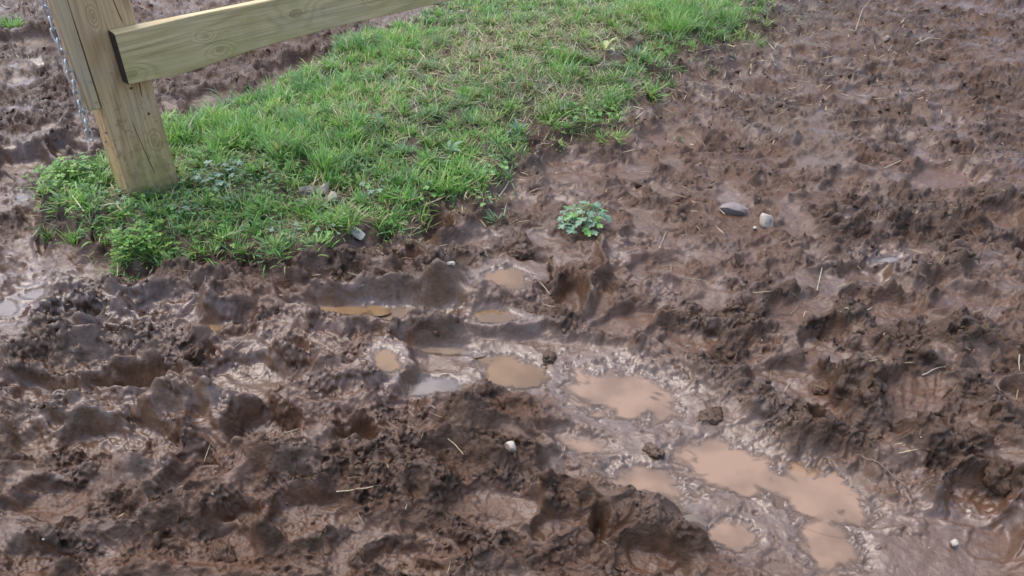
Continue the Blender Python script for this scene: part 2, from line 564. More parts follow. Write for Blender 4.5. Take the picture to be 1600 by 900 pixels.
for s in [
    (205, 598, 76, 26, 0, .060, .030, 250, .3, .85, .0012), (66, 612, 52, 28, 5, .045, .02, 250, .2, .8, 0), (222, 690, 72, 34, 8, .035, .025, 70, -.2, .85, .003),
    (385, 592, 74, 32, -8, .022, .010, 90, 0, .7, 0), (415, 682, 52, 38, 0, .040, .022, 200, .2, .8, 0), (95, 792, 80, 28, -6, .025, .015, 90, 0, .7, .003),
    (345, 848, 66, 30, 0, .028, .015, 270, 0, .6, .003), (563, 684, 30, 18, 0, .045, .020, 90, 0, .7, 0), (775, 795, 84, 36, 8, .030, .014, 100, 0, .9, 0),
    (480, 810, 76, 36, -12, .026, .018, 60, .2, .75, .004), (893, 462, 24, 34, 8, .050, .018, 200, 0, .9, 0), (936, 822, 13, 28, 8, .055, .010, 0, 0, .3, 0),
    (868, 826, 50, 22, -18, .035, .020, 250, 0, .7, 0), (672, 352, 34, 20, 10, .050, .020, 0, 0, .6, 0), (622, 368, 32, 22, 0, .012, .008, 200, .9, .95, .0035),
    (1284, 655, 27, 20, 0, .050, .022, 250, 0, .8, 0), (1240, 596, 76, 30, 12, .026, .018, 60, .2, .85, .002), (1422, 622, 70, 38, -24, .024, .012, 250, 0, .7, .004),
    (1525, 778, 56, 34, 12, .050, .028, 200, .1, .8, .003), (1478, 275, 62, 20, 4, .026, .014, 270, 0, .9, 0), (1566, 335, 40, 22, 0, .035, .018, 250, 0, .85, 0),
    (1250, 485, 56, 24, -10, .020, .010, 180, 0, .85, 0), (1048, 215, 54, 16, 0, .020, .010, 270, 0, .9, 0), (905, 262, 70, 24, 0, .026, .012, 270, 0, .9, 0),
    (806, 312, 40, 20, 0, .022, .010, 250, 0, .95, 0), (985, 262, 40, 16, 0, .018, .01, 200, 0, .85, 0), (1300, 560, 60, 20, 6, .022, .014, 270, 0, .8, .002),
    (1390, 480, 60, 22, 0, .022, .012, 200, 0, .7, 0), (1520, 470, 70, 22, 0, .022, .014, 200, 0, .7, .002), (150, 690, 60, 26, 0, .03, .02, 20, 0, .6, .002),
    (1080, 530, 52, 18, 0, .020, .012, 250, 0, .7, 0), (980, 500, 56, 20, -8, .022, .014, 90, 0, .8, 0), (1030, 420, 52, 20, 0, .022, .012, 40, 0, .8, 0),
    (1350, 425, 44, 14, 0, .024, .014, 250, 0, .9, 0), (120, 110, 60, 14, 0, .05, .02, 90, 0, .8, 0), (150, 22, 50, 12, 0, .05, .02, 250, 0, .8, 0),
    (35, 250, 50, 22, 0, .05, .02, 250, 0, .8, 0), (105, 230, 34, 14, 0, .04, .02, 250, 0, .7, 0), (60, 60, 60, 14, 0, .05, .02, 250, 0, .8, 0),
    (470, 100, 60, 14, -10, .04, .02, 250, 0, .6, 0), (330, 150, 60, 14, -10, .03, .02, 250, 0, .6, 0), (230, 300, 30, 10, 0, .01, .0, 0, 0, .2, 0),
    (640, 875, 70, 30, 0, .03, .02, 200, 0, .6, .003), (1030, 875, 60, 24, 20, .03, .02, 100, 0, .6, 0), (60, 880, 60, 28, 0, .03, .02, 40, 0, .6, .002),
    (300, 760, 56, 24, -20, .03, .02, 40, 0, .6, .002), (690, 850, 60, 24, 20, .025, .02, 40, 0, .5, .002)]:
    stamp(*s)

# the flat wash lies low and level
H = H * (1 - 0.80 * flat) + flat * (-0.030 + 0.004 * fbm(X / 0.09, Y / 0.09, 3, 71))

# ---- the grassy bank
MZ = 0.055
bank_px = [(52, 288), (100, 268), (160, 250), (250, 192), (330, 172), (420, 142), (470, 118), (520, 86), (600, 50), (680, 18), (760, -14), (900, -40), (1150, -40), (1192, 5),
           (1150, 45), (1105, 64), (1070, 84), (1020, 108), (975, 165), (940, 205), (880, 205), (830, 222), (795, 262), (775, 300), (700, 304), (640, 335), (580, 362),
           (540, 378), (480, 394), (400, 398), (340, 380), (300, 384), (270, 402), (215, 412), (158, 396), (158, 372), (120, 348), (75, 322)]
bank = np.array([lift(a, b, MZ * 0.9) for a, b in bank_px])


def poly_sd(poly, qx, qy, ysc=1.9):
    """signed distance in pixels (rows stretched by ysc); positive inside"""
    qx = np.asarray(qx, np.float32); qy = np.asarray(qy, np.float32)
    inside = np.zeros(qx.shape, bool); d2 = np.full(qx.shape, 1e12, np.float32)
    n = len(poly)
    for i in range(n):
        x1, y1 = poly[i]; x2, y2 = poly[(i + 1) % n]
        if y1 != y2:
            c = ((y1 > qy) != (y2 > qy)) & (qx < (x2 - x1) * (qy - y1) / (y2 - y1) + x1)
            inside ^= c
        vx, vy = x2 - x1, (y2 - y1) * ysc
        t = np.clip(((qx - x1) * vx + (qy - y1) * ysc * vy) / (vx * vx + vy * vy + 1e-9), 0, 1)
        d2 = np.minimum(d2, (qx - x1 - t * vx) ** 2 + ((qy - y1) * ysc - t * vy) ** 2)
    d = np.sqrt(d2)
    return np.where(inside, d, -d)


wpx = PX + 34 * perlin(X / 0.15, Y / 0.15, 301) + 14 * perlin(X / 0.04, Y / 0.04, 302)
wpy = PY + 15 * perlin(X / 0.15, Y / 0.15, 303) + 6 * perlin(X / 0.04, Y / 0.04, 304)
w = win(-150, 1450, -140, 520)
SD = np.full(H.shape, -999.0, np.float32)
SD[w] = poly_sd(bank, wpx[w], wpy[w])
steep = 20 + 70 * sstep(650, 950, PX)
bankm = sstep(-1.0, 1.0, SD / steep)
H = H * (1 - 0.35 * bankm) + MZ * bankm + 0.02 * sstep(20, 160, SD)
pq = lift(245, 300, 0.05)
H -= 0.035 * blob(pq[0], pq[1], 60, 20)
GRASSY = sstep(-4, 10, SD)
ROUGH = ROUGH * (1 - 0.5 * GRASSY)
ROUGH += 0.7 * np.exp(-((SD + 4) / 16) ** 2)

# ---- puddle basins: (name, cx, cy, rx, ry, angle, depth, tone)
PUD = [
    ("a", 788, 432, 37, 15, -4, .016, 0), ("b", 632, 483, 52, 11, 2, .012, 1), ("c", 775, 500, 35, 9, 2, .014, 0), ("d", 605, 573, 21, 18, 5, .016, 0),
    ("e", 680, 594, 42, 12, -8, .008, 2), ("f", 803, 567, 48, 22, 8, .018, 0), ("g", 690, 536, 44, 6, 4, .006, 1), ("h", 968, 598, 76, 36, 12, .014, 3),
    ("i", 1020, 738, 56, 22, 14, .010, 3), ("j", 1148, 715, 74, 34, 14, .016, 3), ("k", 1285, 757, 72, 34, 18, .016, 3), ("l", 1150, 820, 33, 23, 4, .012, 3),
    ("m", 1302, 836, 50, 34, 30, .012, 3), ("n", 1305, 892, 38, 13, 0, .010, 3), ("o", 330, 511, 20, 6, 0, .010, 0), ("p", 535, 482, 46, 7, 0, .010, 0),
    ("q", 66, 101, 22, 5, -3, .016, 0), ("r", 52, 446, 20, 6, -10, .008, 2), ("s", 34, 300, 11, 5, 0, .008, 2), ("t", 6, 468, 16, 10, 0, .010, 2),
    ("u", 1388, 405, 18, 5, -6, .008, 2), ("v", 910, 676, 34, 14, 10, .006, 3), ("w", 62, 212, 26, 7, -20, .006, 2)]
PUD = [(q[0], q[1], q[2], q[3] * (1.24 if q[7] == 3 else 1.2), q[4] * (1.18 if q[7] == 3 else 1.2), q[5], q[6], q[7]) for q in PUD]
WETP = np.zeros_like(H)
LEVM = np.full(H.shape, -9.0, np.float32)
LEVO = np.zeros_like(LEVM); SSM = np.full(H.shape, 9.0, np.float32); DPO = np.zeros_like(LEVM)
SMIN = np.full(H.shape, 9.0, np.float32)
levels = []
for (nm, cx, cy, rx, ry, ang, dp, tone) in PUD:
    R = max(rx, ry * 1.5) * 3.4
    w = win(cx - R, cx + R, cy - R, cy + R)
    dx = PX[w] - cx; dy = PY[w] - cy
    a = math.radians(ang)
    u = (dx * math.cos(a) + dy * math.sin(a)) / rx; v = (-dx * math.sin(a) + dy * math.cos(a)) / ry
    nz = 0.26 * perlin(X[w] / 0.07, Y[w] / 0.07, 501) + 0.22 * perlin(X[w] / 0.028, Y[w] / 0.028, 502) + 0.13 * perlin(X[w] / 0.011, Y[w] / 0.011, 503)
    if tone == 3:
        nz = nz * 1.35
    s0 = np.sqrt(u * u + v * v) + 0.22 * perlin(X[w] / 0.07, Y[w] / 0.07, 501)
    s = np.sqrt(u * u + v * v) + nz - (0.06 if tone == 3 else 0.04)
    lev = -0.034 - 0.0003 * len(levels) if tone == 3 else float(np.percentile(H[w][s < 1.0], 22)) - 0.002
    levels.append(lev)
    own = s < SMIN[w]
    SMIN[w] = np.where(own, s, SMIN[w])
    SSM[w] = np.where(own, s0, SSM[w])
    LEVO[w] = np.where(own, lev, LEVO[w])
    DPO[w] = np.where(own, dp, DPO[w])
    LEVM[w] = np.where(s < 1.75, np.maximum(LEVM[w], lev), LEVM[w])
shore = LEVO + 0.0012 + 0.013 * np.clip(SSM - 0.95, 0, 9)
under = LEVO + 0.016 * (SMIN - 1.0)
tgt = np.where(SMIN < 1, np.minimum(LEVO - DPO * sstep(1.0, 0.42, SMIN), under), shore)
tgt = tgt + 0.022 * sstep(0.42, 0.62, fbm(X / 0.055, Y / 0.04, 3, 505)) * sstep(0.2, 0.6, SMIN)
k = 1 - sstep(1.02, 1.75, SMIN)
H = H * (1 - k) + tgt * k
ROUGH *= (1 - 0.85 * (1 - sstep(0.9, 1.5, SMIN)))
WETP = 1 - sstep(0.9, 1.7, SMIN)

leftz = sstep(0.25, 0.8, blob(380, 600, 420, 190))
ROUGH *= 1 - 0.28 * leftz
pads = sstep(0.06, 0.30, fbm(X / 0.17, Y / 0.12, 3, 45)) * (1 - leftz * 0.6) * (1 - flat)
ROUGH *= 1 - 0.72 * pads
ROUGH = np.clip(ROUGH, 0.04, 1.7)

# ---- fine relief pushed out along the surface normal, so clods overhang
wx = X + 0.016 * perlin(X / 0.05, Y / 0.05, 601) + 0.006 * perlin(X / 0.018, Y / 0.018, 603)
wy = Y + 0.016 * perlin(X / 0.05, Y / 0.05, 602) + 0.006 * perlin(X / 0.018, Y / 0.018, 604)


def chunks(size, seed, aniso=1.0):
    """broken lumps: each cell a tilted, slightly domed facet with a torn edge"""
    f1, f2, c, ox, oy = worley(wx / size, wy / size * aniso, seed)
    tx = np.cos(c * 57.0); ty = np.sin(c * 57.0)
    crack = sstep(0.0, 0.30, f2 - f1)
    h = (0.25 + 0.75 * ((c * 7.3) % 1.0)) * (0.35 + 0.65 * crack) * (1 - 0.35 * f1 * f1) + 0.55 * (ox * tx + oy * ty) * crack
    return h


L1 = chunks(0.066, 611, 1.25)
keep = sstep(-0.05, 0.25, fbm(wx / 0.09, wy / 0.09, 2, 615))
L2 = chunks(0.028, 612, 1.15)
cl = sstep(0.42, 1.15, ROUGH + 0.45 * fbm(X / 0.12, Y / 0.12, 3, 620) * (1 - 0.7 * pads))
wx2 = X + 0.05 * perlin(X / 0.16, Y / 0.16, 605) + 0.014 * perlin(X / 0.04, Y / 0.04, 606)
wy2 = Y + 0.05 * perlin(X / 0.16, Y / 0.16, 607) + 0.014 * perlin(X / 0.04, Y / 0.04, 608)
fold = ridged(wx2 / 0.34, wy2 / 0.13, 3, 631)              # long smeared folds lying across the path
rg = ridged(wx / 0.115, wy / 0.080, 3, 630)
rightz = sstep(0.2, 0.8, blob(1400, 430, 320, 260)) * (1 - flat)
keep = np.maximum(keep, 0.7 * rightz * sstep(-0.1, 0.2, fbm(wx / 0.15, wy / 0.12, 2, 617)))
D = -0.010 * pads + rightz * cl * 0.020 * keep * (L1 - 0.35) + ROUGH * (0.046 * (fold - 0.55) + 0.030 * (rg - 0.55)) + cl * (0.024 * keep * (L1 - 0.35) + (0.006 + 0.008 * keep) * (L2 - 0.4))
D += 0.014 * leftz * (1 - flat) * (1 - WETP) * (fold - 0.55)
lip = fbm(wx / 0.14, wy / 0.10, 3, 681)                    # thin drawn-up lips and strings of mud
D += 0.017 * np.exp(-(lip / 0.045) ** 2) * sstep(0.35, 0.9, ROUGH) * sstep(-0.1, 0.3, perlin(X / 0.2, Y / 0.2, 682))
sm = fbm(X / 0.09 + 2.2 * perlin(X / 0.3, Y / 0.3, 651), Y / 0.045, 4, 650)
D += (0.0030 + 0.001 * np.clip(1 - ROUGH, 0, 1)) * sm * (1 - 0.8 * WETP)
fk = fbm(X / 0.11, Y / 0.08, 4, 670, 0.5)                 # flecks and low crusts standing out of the silt
D += SMEAR
bar = LEVM + 0.0012 + 0.006 * np.clip(SMIN - 1.0, 0, 0.35)
out_ = SMIN > 1.0
H = np.where(out_, np.maximum(H, bar), H)                  # silt banks stand just clear of the water
crust = 0.012 * sstep(0.05, 0.70, fk) + 0.0 * sstep(0.0, 0.35, fbm(X / 0.03 + 0.8 * Y / 0.03, Y / 0.02, 4, 672)) + 0.0015 * perlin(X / 0.03, Y / 0.02, 673)
near = (LEVM > -1) & out_
D = D * (1 - 0.65 * flat)
D = np.where(near, np.maximum(D, -0.0008) + flat * np.clip(crust, -0.0005, 1) * sstep(1.0, 1.12, SMIN), D)
Z1 = (H + D).astype(np.float32)


def grads(Z):
    dXu = np.gradient(X, axis=1); dYv = np.gradient(Y, axis=0); dXv = np.gradient(X, axis=0)
    gx = np.gradient(Z, axis=1) / dXu
    return gx, (np.gradient(Z, axis=0) - gx * dXv) / dYv


for it in range(10):                                       # soft mud slumps: no face steeper than it would stand
    gx, gy = grads(Z1)
    k_ = sstep(1.3, 2.7, np.sqrt(gx * gx + gy * gy))
    k_[1:-1, 1:-1] = np.maximum(np.maximum(k_[1:-1, 1:-1], 0.7 * np.maximum(k_[:-2, 1:-1], k_[2:, 1:-1])), 0.7 * np.maximum(k_[1:-1, :-2], k_[1:-1, 2:]))
    A = Z1.copy()
    A[1:-1, 1:-1] = (Z1[:-2, 1:-1] + Z1[2:, 1:-1] + Z1[1:-1, :-2] + Z1[1:-1, 2:] + Z1[1:-1, 1:-1]) / 5
    Z1 = Z1 + (A - Z1) * k_
gx, gy = grads(Z1)
nl = np.sqrt(gx * gx + gy * gy + 1)
nX, nY, nZ = -gx / nl, -gy / nl, 1 / nl


def fine3(size, seed, billow=False):
    n_ = perlin3(X / size, Y / size, Z1 / size, seed)
    return 0.55 - np.abs(n_) * 2.2 if billow else n_


q1 = fine3(0.030, 661); q2 = fine3(0.0155, 662, True); q3 = fine3(0.0085, 663)
crumb = 0.10 + 0.90 * sstep(0.0, 0.45, fbm(X / 0.13, Y / 0.09, 3, 664) + 0.40 * (ROUGH - 0.80))
amp = np.clip(0.25 + 0.75 * ROUGH, 0.1, 1.25) * crumb * (1 - 0.85 * WETP) * (1 - 0.8 * flat)
D2 = amp * (0.0080 * q1 + 0.0065 * q2 + 0.0036 * q3) + (0.0028 * q1 + 0.0008 * q3) * (1 - WETP) * (1 - 0.5 * flat)
torn = sstep(-0.15, 0.30, fbm(X / 0.09, Y / 0.06, 3, 665)) * np.maximum(leftz, 0.9 * sstep(0.25, 0.8, blob(420, 830, 480, 130))) * (1 - WETP) * (1 - flat)
D2 = D2 + torn * (0.0040 * q1 + 0.0048 * q2 + 0.0030 * q3)
XX = X + nX * D2
YY = Y + nY * D2
ZZ = (Z1 + nZ * D2).astype(np.float32)

# ---- soil colour and wetness
n_a = fbm(X / 0.5, Y / 0.5, 4, 701); n_b = fbm(X / 0.14, Y / 0.14, 4, 702); n_c = fbm(X / 0.035, Y / 0.035, 3, 703)
base = np.array([0.092, 0.048, 0.027]); red = np.array([0.115, 0.060, 0.037]); dark = np.array([0.052, 0.030, 0.0185]); pale = np.array([0.112, 0.076, 0.055])
och = np.array([0.108, 0.066, 0.036])
Cc = np.repeat(base[None, None, :], NR, 0).repeat(NC, 1).astype(np.float32)


def tint(mask, colr):
    global Cc
    m = np.clip(mask, 0, 1)[..., None]
    Cc = Cc * (1 - m) + np.asarray(colr, np.float32) * m


tint(0.6 * sstep(0.0, 0.5, n_b), red * 0.85 + base * 0.15)
tint(0.5 * sstep(0.1, 0.6, n_a), och)
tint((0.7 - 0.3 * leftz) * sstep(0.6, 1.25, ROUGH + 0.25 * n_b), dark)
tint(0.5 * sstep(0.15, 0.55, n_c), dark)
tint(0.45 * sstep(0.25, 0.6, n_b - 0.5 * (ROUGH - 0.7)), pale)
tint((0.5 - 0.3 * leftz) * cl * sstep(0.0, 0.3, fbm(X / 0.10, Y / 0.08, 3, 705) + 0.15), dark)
tint(0.45 * pads, pale * 1.05)
redz = blob(900, 262, 80, 26) + blob(1045, 215, 70, 20) + blob(1480, 272, 80, 24) + blob(1200, 400, 60, 24) + blob(350, 400, 50, 24) + blob(1290, 790, 60, 20) * 0.4 + 0.8 * blob(950, 70, 60, 20)
tint(0.5 * sstep(0.45, 1.1, redz + 0.6 * n_b), red * 1.05)
palez = blob(1290, 235, 80, 90) + 0.7 * blob(1180, 180, 90, 50) + 0.5 * blob(1480, 90, 140, 50) + 0.8 * blob(200, 470, 140, 24) + 0.6 * blob(380, 590, 90, 30) + 0.6 * blob(640, 480, 160, 60) - 0.6 * blob(30, 100, 500, 180)
tint(0.65 * sstep(0.35, 1.0, palez + 0.35 * n_b), pale)
tint(0.6 * flat, np.array([0.112, 0.072, 0.050]))
tint(0.6 * sstep(0.2, 1.0, WETP), np.array([0.14, 0.098, 0.070]))
tint(0.8 * sstep(0.25, 0.8, blob(60, 100, 130, 220) + blob(380, 90, 240, 80)), base * 0.62)  # colour darkened at upper left and behind the rail to cancel pale sheen
tint(0.7 * GRASSY, np.array([0.070, 0.046, 0.030]))

WET = 0.60 + 0.30 * n_a + 0.42 * n_b
WET += 0.10 * blob(30, 230, 130, 240) + 0.3 * blob(30, 430, 80, 90) - 0.15 * blob(400, 60, 300, 90) + 0.06 * flat + 0.12 * blob(700, 540, 230, 70) + 0.05 * blob(370, 600, 190, 60) + 0.5 * blob(190, 480, 150, 40)
WET += -0.2 * blob(1540, 60, 260, 120) + 0.4 * blob(1390, 405, 60, 20) + 0.3 * blob(1500, 830, 150, 80)
WET += 0.3 * WETP - (0.26 - 0.14 * leftz) * cl * (1 - flat) + 0.10 * leftz - 0.15 * dry_smooth - 0.3 * GRASSY
WET = np.clip(WET, 0, 1)

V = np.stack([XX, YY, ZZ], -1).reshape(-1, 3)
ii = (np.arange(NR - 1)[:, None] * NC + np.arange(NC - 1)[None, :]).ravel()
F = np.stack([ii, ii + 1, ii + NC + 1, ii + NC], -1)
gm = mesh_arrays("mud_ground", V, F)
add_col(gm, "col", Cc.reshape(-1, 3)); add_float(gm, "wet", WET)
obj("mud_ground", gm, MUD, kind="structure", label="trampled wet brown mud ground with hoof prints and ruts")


def sample(x, y, A=None):
    """bilinear look-up of the ground at world x, y"""
    A = ZZ if A is None else A
    x = np.asarray(x, np.float64); y = np.asarray(y, np.float64)
    r = np.clip(np.searchsorted(ys, y) - 1, 0, NR - 2)
    fr = np.clip((y - ys[r]) / (ys[r + 1] - ys[r]), 0, 1)
    dw = dep_w[r] * (1 - fr) + dep_w[r + 1] * fr
    u = x * FPX / 1600 / dw
    cidx = np.clip(np.searchsorted(us, u) - 1, 0, NC - 2)
    fc = np.clip((u - us[cidx]) / (us[cidx + 1] - us[cidx]), 0, 1)
    a = A[r, cidx]; b = A[r, cidx + 1]; c = A[r + 1, cidx]; d = A[r + 1, cidx + 1]
    if A.ndim == 3:
        fr = fr[..., None]; fc = fc[..., None]
    return (a * (1 - fc) + b * fc) * (1 - fr) + (c * (1 - fc) + d * fc) * fr


def gz(x, y):
    return float(sample(np.array([x]), np.array([y]))[0])


def on_ground(px, py):
    """world point on the built relief seen at a photo pixel"""
    z = 0.0
    for _ in range(12):
        p = at(px, py, z)
        z = 0.5 * z + 0.5 * gz(p.x, p.y)
    p = at(px, py, z)
    return Vector((p.x, p.y, gz(p.x, p.y)))


# ------------------------------------------------------------------ puddles
TONES = [water_material("muddy_water_ochre", (0.20, 0.122, 0.062)), water_material("muddy_water_dull", (0.24, 0.175, 0.125)),
         water_material("muddy_water_grey", (0.20, 0.165, 0.14)), water_material("muddy_water_pink", (0.255, 0.165, 0.107))]
PUD_LAB = {
    "a": "small ochre puddle in the hollow below the leafy rosette plant", "b": "shallow bright streak of water along the rut left of centre", "c": "little brown puddle under the smooth mud hump in the middle",
    "d": "small round puddle with dark olive water, leftmost of the middle puddles", "e": "thin grey film of water right of the small olive puddle", "f": "orange brown puddle with bright sky reflection, left of the big milky puddle",
    "g": "thin sliver of water in the rut above the grey film", "h": "largest milky pink puddle right of centre", "i": "milky puddle just below the largest puddle, beside low crusts",
    "j": "long milky puddle with a straight upper bank, left of the oval one", "k": "oval milky puddle with a sharp rounded right rim", "l": "small round milky puddle near the bottom beside the half buried stone",
    "m": "milky puddle below the oval one near the bottom edge", "n": "milky puddle cut off by the bottom edge of the picture", "o": "tiny brown pool in the left part of the long rut",
    "p": "narrow brown pool along the long rut in front of the grass bank", "q": "narrow ochre pool behind the fence post at the upper left", "r": "small bright pool at the left edge below the bank corner",
    "s": "tiny bright pool at the left edge level with the post foot", "t": "bright pool cut off by the left edge of the picture", "u": "tiny bluish pool among the clods at the right",
    "v": "faint shallow milky pool below the left end of the largest puddle", "w": "thin bright film of water left of the hanging chain end"}
for (nm, cx, cy, rx, ry, ang, dp, tone), lev in zip(PUD, levels):
    nA, nB = 44, 9
    a = math.radians(ang)
    vx = [at(cx, cy, 0)]
    for j in range(1, nB + 1):
        for i in range(nA):
            t = 2 * math.pi * i / nA
            k = 1.36 * j / nB * (1 + 0.05 * math.sin(3 * t + cx) + 0.04 * math.sin(5 * t + cy))
            u, v = math.cos(t) * rx * k, math.sin(t) * ry * k
            vx.append(at(cx + u * math.cos(a) - v * math.sin(a), cy + u * math.sin(a) + v * math.cos(a), 0))
    VV = np.array([(p.x, p.y, lev) for p in vx])
    FF = [(0, 1 + (i + 1) % nA, 1 + i) for i in range(nA)]
    for j in range(nB - 1):
        for i in range(nA):
            p0 = 1 + j * nA + i; p1 = 1 + j * nA + (i + 1) % nA
            FF += [(p0, p1 + nA, p0 + nA), (p0, p1, p1 + nA)]
    me = mesh_arrays("puddle", VV, FF)
    add_float(me, "depth", np.clip(lev - sample(VV[:, 0], VV[:, 1]), 0, 0.05))
    obj("puddle", me, TONES[tone], kind="structure", label=PUD_LAB[nm])

# ------------------------------------------------------------------ lumps: crumbs, clods, stones


def ico(sub):
    import bmesh
    bm = bmesh.new(); bmesh.ops.create_icosphere(bm, subdivisions=sub, radius=1.0)
    bm.verts.ensure_lookup_table()
    V = np.array([v.co[:] for v in bm.verts]); F = np.array([[v.index for v in f.verts] for f in bm.faces])
    bm.free()
    return V, F


def lump(sub, seed, amp=0.35, freq=1.3, ridge_amp=0.30, flat_=(1, 1, 0.7), facets=6):
    V, F = ico(sub)
    out = np.empty_like(V)
    o = Vector((seed * 3.17, seed * 1.71, -seed * 2.3))
    for i, v in enumerate(V):
        p = Vector(v)
        k = 1 + amp * mnoise.noise(p * freq + o) + ridge_amp * (1 - 2 * abs(mnoise.noise(p * freq * 2.6 + o * 1.3))) + 0.08 * mnoise.noise(p * 7 + o)
        out[i] = v * max(0.35, k)
    rs = np.random.default_rng(seed + 1000)
    for _ in range(facets):
        nrm = rs.normal(size=3); nrm /= np.linalg.norm(nrm)
        out = out - np.outer(np.clip(out @ nrm - 0.55, 0, None), nrm) * 0.9
    return out * np.array(flat_), F


def rand_rot(n):
    q = rng.normal(size=(n, 4)); q /= np.linalg.norm(q, axis=1)[:, None]
    w_, x, y, z = q.T
    return np.stack([1 - 2 * (y * y + z * z), 2 * (x * y - z * w_), 2 * (x * z + y * w_), 2 * (x * y + z * w_), 1 - 2 * (x * x + z * z), 2 * (y * z - x * w_),
                     2 * (x * z - y * w_), 2 * (y * z + x * w_), 1 - 2 * (x * x + y * y)], -1).reshape(-1, 3, 3)


def scatter_lumps(name, n, sub, smin, smax, seed0, weight, mat, label, sink=0.25, colmul=1.0, power=2.2, fixcol=None):
    variants = [lump(sub, seed0 + k) for k in range(10)]
    # choose places by weight on the visible grid, evenly by ground area
    W = (weight * (mpp[:, None] ** 2.2))[r_lo:r_hi, c_lo:c_hi].astype(np.float64)
    p = np.clip(W, 0, None).ravel(); p /= p.sum()
    idx = rng.choice(len(p), n, p=p)
    rr = idx // (c_hi - c_lo) + r_lo; cc = idx % (c_hi - c_lo) + c_lo
    size = smin + (smax - smin) * rng.random(n) ** power
    Rm = rand_rot(n)
    base_p = np.stack([XX[rr, cc], YY[rr, cc], ZZ[rr, cc]], -1)
    base_p[:, 2] += size * (0.5 - sink) * 0.6
    colr = Cc[rr, cc] * colmul * rng.uniform(0.8, 1.15, (n, 1)) if fixcol is None else fixcol(n)
    wt = WET[rr, cc]
    Vs, Fs, Cs, Ws = [], [], [], []
    off = 0
    for i in range(n):
        v, f = variants[i % 10]
        sc = size[i] * np.array([rng.uniform(0.8, 1.4), rng.uniform(0.8, 1.2), 1.0])
        vv = (v * sc) @ Rm[i].T
        Vs.append(vv + base_p[i]); Fs.append(f + off); off += len(v)
        Cs.append(np.repeat(colr[i][None], len(v), 0)); Ws.append(np.full(len(v), wt[i]))
    me = mesh_arrays(name, np.concatenate(Vs), np.concatenate(Fs))
    add_col(me, "col", np.concatenate(Cs)); add_float(me, "wet", np.concatenate(Ws) * 0.8)
    return obj(name, me, mat, kind="stuff", label=label)


noflat = (1 - 0.93 * flat) * (1 - 0.9 * sstep(0.3, 0.8, WETP)) * (1 - 0.85 * GRASSY)
edge = np.exp(-((SD + 8) / 22) ** 2)
scatter_lumps("mud_clods", 820, 2, 0.005, 0.017, 900, noflat * np.clip(cl - 0.25, 0.0, 1) ** 1.5, MUD, "broken dark mud clods strewn over the trampled ground", sink=0.5)
scatter_lumps("mud_crumbs", 4000, 1, 0.0022, 0.0075, 940, noflat * (0.10 + np.clip(cl, 0, 1) + 0.5 * blob(1350, 150, 350, 150)) + 1.2 * edge * (1 - GRASSY), MUD, "small loose crumbs of mud over the ground", sink=0.3)


def gravel_cols(n):
    pal = np.array([[0.5, 0.44, 0.36], [0.40, 0.32, 0.24], [0.33, 0.25, 0.2], [0.55, 0.5, 0.45]])
    return pal[rng.integers(0, 4, n)] * rng.uniform(0.6, 1.0, (n, 1))


scatter_lumps("gravel_specks", 420, 1, 0.0016, 0.0046, 970, (0.12 + blob(1050, 320, 260, 110) + 0.6 * blob(1400, 200, 300, 150)) * (1 - GRASSY) * (1 - sstep(0.3, 0.8, WETP)), MUD,
              "tiny pale grit specks pressed into the mud", sink=0.1, fixcol=gravel_cols)


def stone(name, px, py, size, rot, mat, label, cat, seed, flat_=(1, 1, .6), sub=3, amp=0.3, sink=0.2, cuts=0, boxy=1.0):
    V, F = lump(sub, seed, amp, 0.9, 0.05, (1, 1, 1), 0)
    rs = np.random.default_rng(seed)
    for _ in range(cuts):                      # knock flat facets off it
        nrm = rs.normal(size=3); nrm /= np.linalg.norm(nrm)
        d = V @ nrm
        lim = rs.uniform(0.52, 0.75)
        V = V - np.outer(np.clip(d - lim, 0, None), nrm)
    if boxy < 1:
        V = np.sign(V) * np.abs(V) ** boxy
    V = V * np.array(flat_) * np.array(size) * 0.5
    me = mesh_arrays(name, V, F, smooth=True)
    me.set_sharp_from_angle(angle=math.radians(28))
    p = on_ground(px, py)
    o = obj(name, me, mat, label=label, cat=cat, loc=(p.x, p.y, p.z + size[2] * flat_[2] * (0.5 - sink)))
    o.rotation_euler = [math.radians(a) for a in rot]
    return o


S_WHITE = stone_material("pale_limestone", (0.38, 0.33, 0.265), amt=0.85)
S_GREY = stone_material("muddy_grey_stone", (0.19, 0.155, 0.14), amt=0.5)
S_TAN = stone_material("tan_stone", (0.33, 0.275, 0.20), amt=0.5)
S_PALE = stone_material("grey_white_stone", (0.27, 0.265, 0.23), amt=0.6)
S_MUD = stone_material("silt_coated_stone", (0.12, 0.088, 0.066), amt=0.6)
stone("pale_stone", 1197, 352, (.044, .036, .064), (-30, 6, 8), S_WHITE, "blocky pale limestone lump standing in the mud right of centre", "stone", 3, (1, 1, 1), amp=.12, cuts=5, sink=.3, boxy=.55)
stone("grey_stone", 1146, 332, (.100, .060, .046), (4, 6, 4), S_GREY, "flat grey muddy stone left of the pale limestone lump", "stone", 5, (1, 1, 1), cuts=4, sink=.25)
stone("pale_pebble", 1149 + 30, 358, (.014, .013, .012), (0, 0, 0), S_WHITE, "tiny white pebble just left of the pale limestone lump", "pebble", 8, (1, 1, 1), sink=.1)
stone("grass_stone", 484, 303, (.066, .052, .046), (10, 5, 20), S_GREY, "dark grey stone in the bare hollow of the grass bank, leftmost of three", "stone", 11, (1, 1, 1), cuts=6)
stone("grass_stone", 506, 306, (.066, .056, .060), (15, -10, 50), S_TAN, "angular tan stone in the bare hollow of the grass bank, middle of three", "stone", 12, (1, 1, 1), cuts=8, amp=.2)
